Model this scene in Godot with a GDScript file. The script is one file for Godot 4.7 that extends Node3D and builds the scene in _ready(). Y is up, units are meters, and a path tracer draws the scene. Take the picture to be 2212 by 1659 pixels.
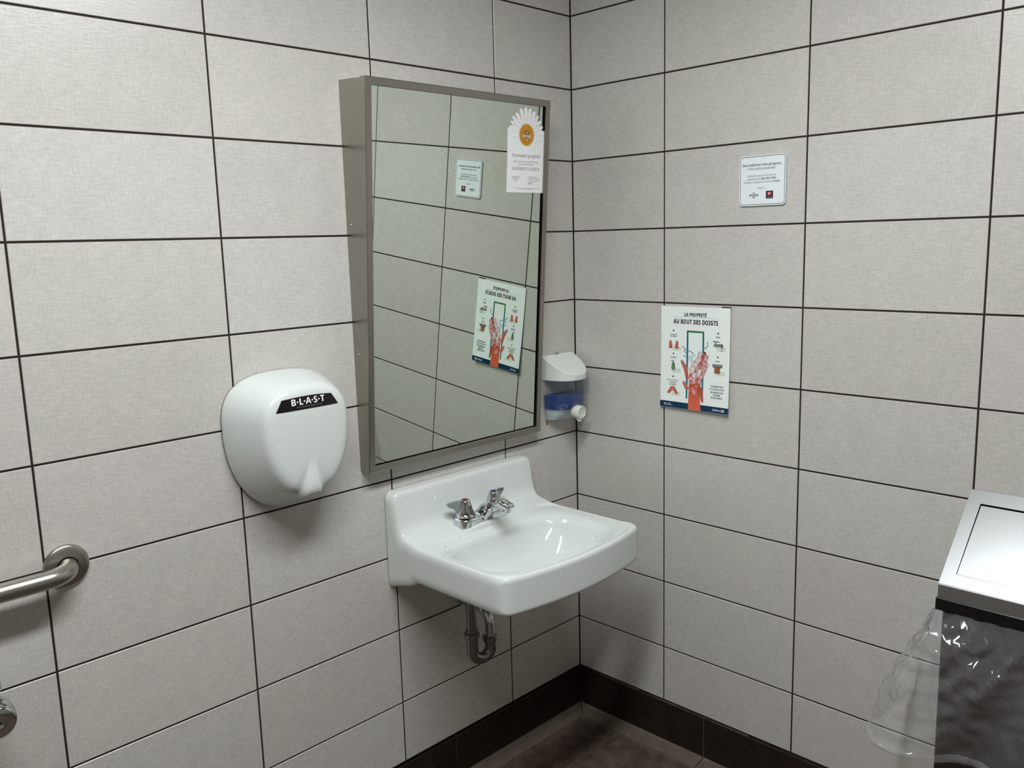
extends Node3D
# A tiled washroom corner: wall-hung basin, tilted mirror, hand dryer, soap dispenser, poster, plaque, grab bar, waste bin.
# World: the corner of the two tiled walls is the y axis; wall_left lies in z = 0 (x < 0), wall_right in x = 0 (z > 0), floor y = 0.

const ROW := 0.201          # tile pitch, vertical
const COL := 0.4025         # tile pitch, horizontal
const ROW0 := 0.305         # first joint above the base tiles
const JOINT := 0.0041
const COL_A := 0.307        # first vertical joint on the left wall
const COL_B := 0.3225       # first vertical joint on the right wall
const CEIL := 2.50
const ROOM_X := -3.2
const ROOM_Z := 2.9
const BASE_TOP := 0.138

var M := {}
var used := {}

# ---------------------------------------------------------------- mesh builder
class MB:
	var v := PackedVector3Array()
	var n := PackedVector3Array()
	var uv := PackedVector2Array()
	var ix := PackedInt32Array()
	func vert(p: Vector3, nn: Vector3, t := Vector2.ZERO) -> int:
		v.append(p); n.append(nn); uv.append(t)
		return v.size() - 1
	func tri(a: int, b: int, c: int) -> void:
		var g := (v[b] - v[a]).cross(v[c] - v[a])
		if g.dot(n[a] + n[b] + n[c]) > 0.0:
			ix.append(a); ix.append(c); ix.append(b)
		else:
			ix.append(a); ix.append(b); ix.append(c)
	func quad(a: Vector3, b: Vector3, c: Vector3, d: Vector3, nn: Vector3) -> void:
		var i := vert(a, nn, Vector2(0, 1)); vert(b, nn, Vector2(1, 1)); vert(c, nn, Vector2(1, 0)); vert(d, nn, Vector2(0, 0))
		tri(i, i + 1, i + 2); tri(i, i + 2, i + 3)
	func flat_quad(a: Vector3, b: Vector3, c: Vector3, d: Vector3, away: Vector3) -> void:
		var nn := (b - a).cross(d - a).normalized()
		if nn.length() < 0.5: nn = (c - b).cross(d - b).normalized()
		if nn.dot((a + b + c + d) * 0.25 - away) < 0.0: nn = -nn
		quad(a, b, c, d, nn)
	func flat_tri(a: Vector3, b: Vector3, c: Vector3, away: Vector3) -> void:
		var nn := (b - a).cross(c - a).normalized()
		if nn.dot((a + b + c) / 3.0 - away) < 0.0: nn = -nn
		var i := vert(a, nn); vert(b, nn); vert(c, nn)
		tri(i, i + 1, i + 2)
	# box with chamfered edges: lo..hi, chamfer e
	func cbox(lo: Vector3, hi: Vector3, e := 0.0) -> void:
		var c := (lo + hi) * 0.5
		var h := (hi - lo) * 0.5
		for ax in 3:
			var a1 := (ax + 1) % 3
			var a2 := (ax + 2) % 3
			for s in [-1.0, 1.0]:
				var q: Array[Vector3] = []
				for k in [[-1, -1], [1, -1], [1, 1], [-1, 1]]:
					var p := c
					p[ax] += s * h[ax]; p[a1] += k[0] * (h[a1] - e); p[a2] += k[1] * (h[a2] - e)
					q.append(p)
				flat_quad(q[0], q[1], q[2], q[3], c)
			if e > 0.0:
				for s1 in [-1.0, 1.0]:
					for s2 in [-1.0, 1.0]:
						var q: Array[Vector3] = []
						for k in [[-1.0, 0], [1.0, 0], [1.0, 1], [-1.0, 1]]:
							var p := c
							p[ax] += k[0] * (h[ax] - e)
							p[a1] += s1 * (h[a1] - (e if k[1] == 1 else 0.0))
							p[a2] += s2 * (h[a2] - (0.0 if k[1] == 1 else e))
							q.append(p)
						flat_quad(q[0], q[1], q[2], q[3], c)
		if e > 0.0:
			for sx in [-1.0, 1.0]:
				for sy in [-1.0, 1.0]:
					for sz in [-1.0, 1.0]:
						var s := Vector3(sx, sy, sz)
						flat_tri(c + s * (h - Vector3(0, e, e)), c + s * (h - Vector3(e, 0, e)), c + s * (h - Vector3(e, e, 0)), c)
	# grid of rows of points, smooth normals; wrap joins the last column to the first
	func grid(rows: Array, wrap := false, inside := Vector3.INF, sharp := false) -> void:
		var nr := rows.size()
		var nc: int = rows[0].size()
		if sharp:
			for r in nr - 1:
				for k in (nc if wrap else nc - 1):
					var k2 := (k + 1) % nc
					flat_quad(rows[r][k], rows[r][k2], rows[r + 1][k2], rows[r + 1][k], inside)
			return
		var nn := []
		var flipped := 0.0
		for r in nr:
			var rn := PackedVector3Array()
			for k in nc:
				var l: Vector3 = rows[r][(k - 1 + nc) % nc] if wrap else rows[r][maxi(k - 1, 0)]
				var rr: Vector3 = rows[r][(k + 1) % nc] if wrap else rows[r][mini(k + 1, nc - 1)]
				var up: Vector3 = rows[maxi(r - 1, 0)][k]
				var dn: Vector3 = rows[mini(r + 1, nr - 1)][k]
				var g := (rr - l).cross(dn - up)
				if g.length() < 1e-14:
					g = Vector3.ZERO
				g = g.normalized()
				rn.append(g)
				if inside != Vector3.INF: flipped += g.dot(rows[r][k] - inside)
			nn.append(rn)
		var sg := -1.0 if flipped < 0.0 else 1.0
		# poles: average of their neighbours
		for r in nr:
			for k in nc:
				if nn[r][k] == Vector3.ZERO:
					var acc := Vector3.ZERO
					var r2 := 1 if r == 0 else (nr - 2 if r == nr - 1 else r)
					for j in nc: acc += nn[r2][j]
					nn[r][k] = acc.normalized()
		var base := v.size()
		for r in nr:
			for k in nc:
				vert(rows[r][k], nn[r][k] * sg, Vector2(float(k) / maxf(nc - 1, 1), float(r) / maxf(nr - 1, 1)))
		for r in nr - 1:
			for k in (nc if wrap else nc - 1):
				var k2 := (k + 1) % nc
				var a := base + r * nc + k
				var b := base + r * nc + k2
				var c := base + (r + 1) * nc + k2
				var d := base + (r + 1) * nc + k
				if v[a].distance_squared_to(v[b]) > 1e-16: tri(a, b, c)
				if v[c].distance_squared_to(v[d]) > 1e-16: tri(a, c, d)
	# tube along points with a radius for each
	func tube(pts: Array, rad: Array, seg := 20, caps := true) -> void:
		var rows := []
		var t0: Vector3 = (pts[1] - pts[0]).normalized()
		var u := t0.cross(Vector3.UP if absf(t0.y) < 0.9 else Vector3.RIGHT).normalized()
		for i in pts.size():
			var t: Vector3 = (pts[mini(i + 1, pts.size() - 1)] - pts[maxi(i - 1, 0)])
			t = t.normalized() if t.length() > 1e-9 else t0
			u = (u - t * u.dot(t)).normalized()
			var w := t.cross(u)
			var ring := PackedVector3Array()
			for k in seg:
				var a := TAU * k / seg
				ring.append(pts[i] + (u * cos(a) + w * sin(a)) * rad[i])
			rows.append(ring)
		var b := v.size()
		grid(rows, true)
		# orient outwards
		var s := 0.0
		for i in range(b, v.size()):
			s += n[i].dot(v[i] - pts[(i - b) / seg])
		if s < 0.0:
			for i in range(b, v.size()): n[i] = -n[i]
			for i in range(0, ix.size(), 3):
				if ix[i] >= b:
					var q := ix[i + 1]; ix[i + 1] = ix[i + 2]; ix[i + 2] = q
		if caps:
			disc(rows[0], (pts[0] - pts[1]).normalized())
			disc(rows[-1], (pts[-1] - pts[-2]).normalized())
	func disc(ring: PackedVector3Array, nn: Vector3) -> void:
		var c := Vector3.ZERO
		for p in ring: c += p
		c /= ring.size()
		var b := vert(c, nn, Vector2(0.5, 0.5))
		for p in ring: vert(p, nn)
		for k in ring.size(): tri(b, b + 1 + k, b + 1 + (k + 1) % ring.size())
	# turned shape: profile of (radius, height) along +Y of the transform
	func lathe(prof: Array, tr: Transform3D, seg := 28) -> void:
		var m := prof.size()
		for i in m - 1:
			var a: Vector2 = prof[i]
			var b: Vector2 = prof[i + 1]
			var d := b - a
			if d.length() < 1e-7: continue
			var fn := Vector2(d.y, -d.x).normalized()
			var na := fn
			var nb := fn
			if i > 0:
				var e: Vector2 = a - prof[i - 1]
				var en := Vector2(e.y, -e.x).normalized()
				if en.dot(fn) > 0.72: na = (en + fn).normalized()
			if i < m - 2:
				var e: Vector2 = prof[i + 2] - b
				var en := Vector2(e.y, -e.x).normalized()
				if en.dot(fn) > 0.72: nb = (en + fn).normalized()
			var base := v.size()
			for k in seg:
				var t := TAU * k / seg
				var c := cos(t)
				var s := sin(t)
				vert(tr * Vector3(a.x * c, a.y, a.x * s), (tr.basis * Vector3(na.x * c, na.y, na.x * s)).normalized())
				vert(tr * Vector3(b.x * c, b.y, b.x * s), (tr.basis * Vector3(nb.x * c, nb.y, nb.x * s)).normalized())
			for k in seg:
				var k2 := (k + 1) % seg
				if a.x > 1e-7: tri(base + 2 * k, base + 2 * k2, base + 2 * k + 1)
				if b.x > 1e-7: tri(base + 2 * k + 1, base + 2 * k2, base + 2 * k2 + 1)
	# flat outline (x, y) pushed from z0 to z1, placed by tr, front UVs from the box uvr
	func plate(poly: PackedVector2Array, z0: float, z1: float, tr: Transform3D, uvr := Rect2(0, 0, 1, 1), e := 0.0) -> void:
		var area := 0.0
		for i in poly.size(): area += poly[i].cross(poly[(i + 1) % poly.size()])
		if area < 0.0: poly.reverse()
		var inner := poly
		if e > 0.0:
			var o := Geometry2D.offset_polygon(poly, -e)
			if o.size() == 1 and o[0].size() == poly.size():
				inner = o[0]
			else:
				e = 0.0
		var tris := Geometry2D.triangulate_polygon(inner)
		for side in [0, 1]:
			var z := z1 if side == 1 else z0
			var nn := (tr.basis * Vector3(0, 0, 1 if side == 1 else -1)).normalized()
			var base := v.size()
			for p in inner:
				vert(tr * Vector3(p.x, p.y, z), nn, Vector2((p.x - uvr.position.x) / uvr.size.x, 1.0 - (p.y - uvr.position.y) / uvr.size.y))
			for i in range(0, tris.size(), 3): tri(base + tris[i], base + tris[i + 1], base + tris[i + 2])
		for i in poly.size():
			var a := poly[i]
			var b := poly[(i + 1) % poly.size()]
			var d := (b - a)
			if d.length() < 1e-9: continue
			var nn := (tr.basis * Vector3(d.y, -d.x, 0)).normalized()
			quad(tr * Vector3(a.x, a.y, z0), tr * Vector3(b.x, b.y, z0), tr * Vector3(b.x, b.y, z1 - e), tr * Vector3(a.x, a.y, z1 - e), nn)
	func mesh() -> ArrayMesh:
		var a := []
		a.resize(Mesh.ARRAY_MAX)
		a[Mesh.ARRAY_VERTEX] = v; a[Mesh.ARRAY_NORMAL] = n; a[Mesh.ARRAY_TEX_UV] = uv; a[Mesh.ARRAY_INDEX] = ix
		var m := ArrayMesh.new()
		m.add_surface_from_arrays(Mesh.PRIMITIVE_TRIANGLES, a)
		return m

# ---------------------------------------------------------------- nodes
func numbered(s: String) -> String:
	if not used.has(s):
		used[s] = 0
		return s
	used[s] += 1
	return "%s_%03d" % [s, used[s]]

func thing(called: String, label: String, category: String, at := Vector3.ZERO, group := "") -> Node3D:
	var o := Node3D.new()
	o.name = numbered(called)
	add_child(o)
	o.position = at
	o.set_meta("label", label)
	o.set_meta("category", category)
	if group != "": o.set_meta("group", group)
	return o

func part(called: String, mesh: Mesh, m: Material, parent: Node, label := "") -> MeshInstance3D:
	var o := MeshInstance3D.new()
	o.name = called
	o.mesh = mesh
	o.material_override = m
	o.cast_shadow = GeometryInstance3D.SHADOW_CASTING_SETTING_ON
	parent.add_child(o, true)
	if label != "": o.set_meta("label", label)
	return o

func structure(called: String, mesh: Mesh, m: Material, label: String) -> MeshInstance3D:
	var o := part(called, mesh, m, self)
	o.set_meta("kind", "structure")
	o.set_meta("label", label)
	return o

func mat(c: Color, rough := 0.5, metal := 0.0, spec := 0.5) -> StandardMaterial3D:
	var m := StandardMaterial3D.new()
	m.albedo_color = c
	m.roughness = rough
	m.metallic = metal
	m.metallic_specular = spec
	return m

func c8(r: int, g: int, b: int) -> Color:
	return Color(r / 255.0, g / 255.0, b / 255.0)

# ---------------------------------------------------------------- computed textures
func noise_bytes(w: int, h: int, freq: float, sd: int, oct := 3) -> PackedByteArray:
	var f := FastNoiseLite.new()
	f.seed = sd
	f.noise_type = FastNoiseLite.TYPE_SIMPLEX_SMOOTH
	f.frequency = freq
	f.fractal_octaves = oct
	var im := f.get_seamless_image(w, h)
	im.convert(Image.FORMAT_L8)
	return im.get_data()

func stretched(w: int, h: int, sw: int, sh: int, freq: float, sd: int) -> PackedByteArray:
	var f := FastNoiseLite.new()
	f.seed = sd
	f.noise_type = FastNoiseLite.TYPE_SIMPLEX_SMOOTH
	f.frequency = freq
	f.fractal_octaves = 3
	var im := f.get_seamless_image(sw, sh)
	im.convert(Image.FORMAT_L8)
	im.resize(w, h, Image.INTERPOLATE_CUBIC)
	return im.get_data()

func tex(im: Image) -> ImageTexture:
	im.generate_mipmaps()
	return ImageTexture.create_from_image(im)

func linen_textures(sd: int) -> Array:
	var w := 1024
	var streak := stretched(w, w, 72, 512, 0.22, sd)        # long threads across
	var weft := stretched(w, w, 512, 110, 0.2, sd + 1)     # short threads down
	var cloud := noise_bytes(w, w, 0.006, sd + 2, 4)
	var fine := noise_bytes(w, w, 0.11, sd + 3, 2)
	var col := PackedByteArray(); col.resize(w * w * 3)
	var hgt := PackedByteArray(); hgt.resize(w * w)
	for i in w * w:
		var s := streak[i] / 255.0 - 0.5
		var t := weft[i] / 255.0 - 0.5
		var c := cloud[i] / 255.0 - 0.5
		var f := fine[i] / 255.0 - 0.5
		var k := 1.0 + 0.085 * s + 0.065 * t + 0.03 * c + 0.06 * f
		col[i * 3] = clampi(int(204.0 * k), 0, 255)
		col[i * 3 + 1] = clampi(int(201.5 * k), 0, 255)
		col[i * 3 + 2] = clampi(int(197.0 * k), 0, 255)
		hgt[i] = clampi(int(128.0 + 115.0 * (0.55 * s + 0.45 * t + 0.55 * f)), 0, 255)
	return [tex(Image.create_from_data(w, w, false, Image.FORMAT_RGB8, col)), tex(Image.create_from_data(w, w, false, Image.FORMAT_L8, hgt))]

func mottled(w: int, a: Color, b: Color, freq: float, sd: int) -> ImageTexture:
	var c := noise_bytes(w, w, freq, sd, 5)
	var d := PackedByteArray(); d.resize(w * w * 3)
	for i in w * w:
		var q := a.lerp(b, c[i] / 255.0)
		d[i * 3] = int(q.r * 255.0); d[i * 3 + 1] = int(q.g * 255.0); d[i * 3 + 2] = int(q.b * 255.0)
	return tex(Image.create_from_data(w, w, false, Image.FORMAT_RGB8, d))

func brushed_tex(sd: int, along_y: bool) -> ImageTexture:
	var d := stretched(512, 512, 512, 12, 0.2, sd) if along_y else stretched(512, 512, 12, 512, 0.2, sd)
	return tex(Image.create_from_data(512, 512, false, Image.FORMAT_L8, d))

func make_materials() -> void:
	M.tiles = []
	var sets := [linen_textures(11), linen_textures(57)]
	for k in 6:
		var m := mat(Color(1, 1, 1), 0.31, 0.0, 0.6)
		var s: Array = sets[k % 2]
		m.albedo_texture = s[0]
		m.albedo_color = [c8(255, 255, 255), c8(251, 250, 249), c8(253, 253, 251), c8(249, 248, 246), c8(255, 254, 252), c8(252, 250, 249)][k]
		m.uv1_triplanar = true
		m.uv1_scale = Vector3(1.9, 1.9, 1.9)
		m.uv1_offset = Vector3(0.37 * k, 0.61 * k, 0.23 * k)
		m.heightmap_enabled = true
		m.heightmap_texture = s[1]
		m.heightmap_scale = 0.03
		M.tiles.append(m)
	M.grout = mat(c8(52, 44, 41), 0.9, 0.0, 0.2)
	M.base_grout = mat(c8(104, 98, 88), 0.9, 0.0, 0.2)
	M.base = mat(Color(1, 1, 1), 0.45, 0.0, 0.35)
	M.base.albedo_texture = mottled(256, c8(36, 28, 23), c8(50, 39, 33), 0.02, 5)
	M.base.uv1_triplanar = true
	M.base.uv1_scale = Vector3(3, 3, 3)
	M.floor_tile = mat(Color(1, 1, 1), 0.6, 0.0, 0.3)
	M.floor_tile.albedo_texture = mottled(512, c8(70, 58, 51), c8(104, 88, 79), 0.012, 9)
	M.floor_tile.uv1_triplanar = true
	M.floor_tile.uv1_scale = Vector3(2.5, 2.5, 2.5)
	M.cove = mat(Color(1, 1, 1), 0.6, 0.0, 0.3)
	M.cove.albedo_texture = mottled(256, c8(94, 84, 74), c8(116, 104, 94), 0.02, 19)
	M.cove.uv1_triplanar = true
	M.cove.uv1_scale = Vector3(3, 3, 3)
	M.paint = mat(c8(172, 168, 160), 0.7)
	M.ceiling = mat(c8(206, 206, 202), 0.85)
	M.porcelain = mat(c8(220, 225, 222), 0.08, 0.0, 0.5)
	M.dryer = mat(c8(216, 222, 219), 0.2, 0.0, 0.5)
	M.black = mat(c8(14, 14, 15), 0.3)
	M.white_plastic = mat(c8(226, 231, 226), 0.35)
	M.chrome = mat(c8(205, 208, 210), 0.06, 1.0)
	M.worn_chrome = mat(c8(148, 148, 146), 0.2, 1.0)
	M.satin = mat(c8(176, 172, 164), 0.32, 1.0)
	M.steel_frame = mat(c8(160, 156, 148), 0.28, 1.0)
	M.mirror = mat(c8(222, 231, 222), 0.0, 1.0)
	M.letter_black = mat(c8(28, 32, 40), 0.7)
	M.letter_navy = mat(c8(24, 36, 60), 0.7)
	M.letter_white = mat(c8(236, 236, 236), 0.6)
	M.letter_grey = mat(c8(96, 104, 112), 0.7)
	M.letter_plum = mat(c8(120, 84, 104), 0.7)

# ---------------------------------------------------------------- lettering
# text of a given width and cap height centred at (cx, cy) in a plane; place maps (x, y) to a point
func lettering(txt: String, cx: float, cy: float, width: float, place: Callable, m: Material, parent: Node, bold := false, serif := false, italic := false, height := 0.0, heavy := 0.0) -> void:
	var f := SystemFont.new()
	f.font_names = PackedStringArray(["Droid Serif" if serif else "Droid Sans"])
	if bold: f.font_weight = 700
	var t := TextMesh.new()
	t.text = txt
	t.font = f
	if heavy > 0.0:
		var fv := FontVariation.new()
		fv.base_font = f
		fv.variation_embolden = heavy
		t.font = fv
	t.font_size = 32
	t.pixel_size = 0.01
	t.depth = 0.0
	t.curve_step = 4.0
	var src := t.get_mesh_arrays()
	var vs: PackedVector3Array = src[Mesh.ARRAY_VERTEX]
	var ids: PackedInt32Array = src[Mesh.ARRAY_INDEX]
	if vs.is_empty(): return
	var lo := Vector2(1e9, 1e9)
	var hi := Vector2(-1e9, -1e9)
	for p in vs:
		lo = lo.min(Vector2(p.x, p.y)); hi = hi.max(Vector2(p.x, p.y))
	var sx := width / (hi.x - lo.x)
	var sy := sx if height <= 0.0 else height / (hi.y - lo.y)
	var mid := (lo + hi) * 0.5
	var b := MB.new()
	for p in vs:
		var q: Array = place.call(cx + (p.x - mid.x + (0.2 * (p.y - mid.y) if italic else 0.0)) * sx, cy + (p.y - mid.y) * sy)
		b.vert(q[0], q[1])
	if ids.is_empty():
		for i in range(0, vs.size(), 3): b.tri(i, i + 1, i + 2)
	else:
		for i in range(0, ids.size(), 3): b.tri(ids[i], ids[i + 1], ids[i + 2])
	part("lettering", b.mesh(), m, parent)

# ---------------------------------------------------------------- smooth solids from a distance field (surface nets)
func sdf_mesh(f: Callable, lo: Vector3, hi: Vector3, cell: float) -> ArrayMesh:
	var nx := int(ceil((hi.x - lo.x) / cell)) + 1
	var ny := int(ceil((hi.y - lo.y) / cell)) + 1
	var nz := int(ceil((hi.z - lo.z) / cell)) + 1
	var d := PackedFloat32Array()
	d.resize(nx * ny * nz)
	d.fill(1e9)
	var B := 5
	var reach := B * cell * 0.5 * 1.7321 * 2.0 + cell
	var active := PackedInt32Array()
	for bz in range(0, nz - 1, B):
		for by in range(0, ny - 1, B):
			for bx in range(0, nx - 1, B):
				var c := lo + Vector3(bx + B * 0.5, by + B * 0.5, bz + B * 0.5) * cell
				if absf(f.call(c)) > reach: continue
				for z in range(bz, mini(bz + B + 1, nz)):
					for y in range(by, mini(by + B + 1, ny)):
						for x in range(bx, mini(bx + B + 1, nx)):
							var i := (z * ny + y) * nx + x
							if d[i] > 1e8: d[i] = f.call(lo + Vector3(x, y, z) * cell)
				active.append(bx); active.append(by); active.append(bz)
	var vid := {}
	var b := MB.new()
	var off := [0, 1, nx, nx + 1, nx * ny, nx * ny + 1, nx * ny + nx, nx * ny + nx + 1]
	var edges := [[0, 1], [2, 3], [4, 5], [6, 7], [0, 2], [1, 3], [4, 6], [5, 7], [0, 4], [1, 5], [2, 6], [3, 7]]
	var e := cell * 0.4
	for a in range(0, active.size(), 3):
		for z in range(active[a + 2], mini(active[a + 2] + B, nz - 1)):
			for y in range(active[a + 1], mini(active[a + 1] + B, ny - 1)):
				for x in range(active[a], mini(active[a] + B, nx - 1)):
					var i := (z * ny + y) * nx + x
					var mask := 0
					for k in 8:
						if d[i + off[k]] < 0.0: mask |= 1 << k
					if mask == 0 or mask == 255: continue
					var acc := Vector3.ZERO
					var cnt := 0
					for ed in edges:
						var p: int = ed[0]
						var q: int = ed[1]
						if ((mask >> p) & 1) == ((mask >> q) & 1): continue
						var dp := d[i + off[p]]
						var t := dp / (dp - d[i + off[q]])
						acc += Vector3(p & 1, (p >> 1) & 1, p >> 2).lerp(Vector3(q & 1, (q >> 1) & 1, q >> 2), t)
						cnt += 1
					var w := lo + (Vector3(x, y, z) + acc / cnt) * cell
					var g := Vector3.UP
					for it in 2:
						g = Vector3(f.call(w + Vector3(e, 0, 0)) - f.call(w - Vector3(e, 0, 0)), f.call(w + Vector3(0, e, 0)) - f.call(w - Vector3(0, e, 0)), f.call(w + Vector3(0, 0, e)) - f.call(w - Vector3(0, 0, e))) / (2.0 * e)
						if it == 0 and g.length_squared() > 0.01:
							w -= g * clampf(f.call(w) / g.length_squared(), -cell * 0.5, cell * 0.5)
					vid[i] = b.vert(w, g.normalized())
	for i in vid:
		var x: int = i % nx
		var y: int = (i / nx) % ny
		var z: int = i / (nx * ny)
		var s := d[i] < 0.0
		for ax in 3:
			var o: int = [1, nx, nx * ny][ax]
			if (d[i + o] < 0.0) == s: continue
			var o1: int = [nx, nx * ny, 1][ax]
			var o2: int = [nx * ny, 1, nx][ax]
			if not (vid.has(i - o1) and vid.has(i - o2) and vid.has(i - o1 - o2)): continue
			b.tri(vid[i], vid[i - o1], vid[i - o1 - o2])
			b.tri(vid[i], vid[i - o1 - o2], vid[i - o2])
	return b.mesh()

func smin(a: float, b: float, k: float) -> float:
	var h := maxf(k - absf(a - b), 0.0) / k
	return minf(a, b) - h * h * k * 0.25

func smax(a: float, b: float, k: float) -> float:
	return -smin(-a, -b, k)

func rrect2(x: float, y: float, hx: float, hy: float, r: float) -> float:
	var qx := absf(x) - hx + r
	var qy := absf(y) - hy + r
	return Vector2(maxf(qx, 0.0), maxf(qy, 0.0)).length() + minf(maxf(qx, qy), 0.0) - r

func extr(d2: float, h: float, half: float, r: float) -> float:
	var a := d2 + r
	var b := absf(h) - half + r
	return minf(maxf(a, b), 0.0) + Vector2(maxf(a, 0.0), maxf(b, 0.0)).length() - r

func rrect_poly(w: float, h: float, r: float, seg := 6) -> PackedVector2Array:
	var p := PackedVector2Array()
	for q in 4:
		var c := Vector2((w * 0.5 - r) * (1 if q == 0 or q == 3 else -1), (h * 0.5 - r) * (1 if q < 2 else -1))
		for k in seg + 1:
			var a := PI * 0.5 * (q + float(k) / seg)
			p.append(c + Vector2(cos(a), sin(a)) * r)
	return p

# ================================================================ scene
func _ready() -> void:
	add_camera()
	add_environment()
	make_materials()
	add_lamp()
	add_room()
	add_sink()
	add_mirror()
	add_dryer()
	add_bin()
	add_soap()
	add_poster()
	add_plaque()
	add_grab_bar()
	add_flush_valve()

func add_camera() -> void:
	var cam := Camera3D.new()
	cam.name = "camera"
	cam.fov = 47.65
	cam.near = 0.02
	cam.far = 50.0
	add_child(cam)
	cam.position = Vector3(-1.98464, 1.49167, 1.7088)
	cam.rotation = Vector3(-0.16434, -0.78574, -0.02772)
	cam.current = true

func add_environment() -> void:
	var we := WorldEnvironment.new()
	we.name = "environment"
	var e := Environment.new()
	e.background_mode = Environment.BG_COLOR
	e.background_color = Color(0, 0, 0)
	e.tonemap_mode = Environment.TONE_MAPPER_LINEAR
	e.tonemap_exposure = 1.0
	e.sdfgi_enabled = true
	e.ssao_enabled = true
	e.ssil_enabled = true
	we.environment = e
	add_child(we)

# one long ceiling fitting, 1.3 m, running along the left wall
func add_lamp() -> void:
	var at := Vector3(-1.42, 2.38, 1.08)
	var l := AreaLight3D.new()
	l.name = "ceiling_lamp_light"
	l.area_size = Vector2(1.3, 0.2)
	l.light_color = Color(0.982, 0.996, 1.0)
	l.light_energy = 4.0
	l.area_range = 12.0
	l.area_attenuation = 2.0
	l.shadow_enabled = true
	add_child(l)
	l.position = at
	l.rotation = Vector3(-PI / 2, 0, 0)
	var t := thing("ceiling_lamp", "long white ceiling light fitting with a glowing diffuser above the washroom", "lamp", Vector3(at.x, CEIL, at.z))
	var h := MB.new()
	h.cbox(Vector3(-0.68, -0.07, -0.13), Vector3(0.68, 0.0, 0.13), 0.006)
	part("housing", h.mesh(), M.white_plastic, t)
	var g := mat(c8(240, 240, 236), 0.5)
	g.emission_enabled = true
	g.emission = Color(0.982, 0.996, 1.0)
	g.emission_energy_multiplier = 1.5
	var d := MB.new()
	d.cbox(Vector3(-0.66, -0.115, -0.105), Vector3(0.66, -0.07, 0.105), 0.012)
	part("diffuser", d.mesh(), g, t, "glowing white diffuser")

# ---------------------------------------------------------------- room
var tile_cache := {}
func tile_mesh(w: float, h: float) -> ArrayMesh:
	var key := Vector2(snappedf(w, 0.0001), snappedf(h, 0.0001))
	if tile_cache.has(key): return tile_cache[key]
	# face in the xy plane at z = 0, body behind it, chamfered front edge
	var b := MB.new()
	var e := 0.0009
	var x := w * 0.5
	var y := h * 0.5
	var c := Vector3(0, 0, -0.004)
	b.quad(Vector3(-x + e, -y + e, 0), Vector3(x - e, -y + e, 0), Vector3(x - e, y - e, 0), Vector3(-x + e, y - e, 0), Vector3(0, 0, 1))
	var o := [Vector3(-x, -y, 0), Vector3(x, -y, 0), Vector3(x, y, 0), Vector3(-x, y, 0)]
	for k in 4:
		var p: Vector3 = o[k]
		var q: Vector3 = o[(k + 1) % 4]
		var pi := Vector3(p.x - signf(p.x) * e, p.y - signf(p.y) * e, 0)
		var qi := Vector3(q.x - signf(q.x) * e, q.y - signf(q.y) * e, 0)
		b.flat_quad(pi, qi, q + Vector3(0, 0, -e), p + Vector3(0, 0, -e), c)
		b.flat_quad(p + Vector3(0, 0, -e), q + Vector3(0, 0, -e), q + Vector3(0, 0, -0.008), p + Vector3(0, 0, -0.008), c)
	tile_cache[key] = b.mesh()
	return tile_cache[key]

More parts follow.
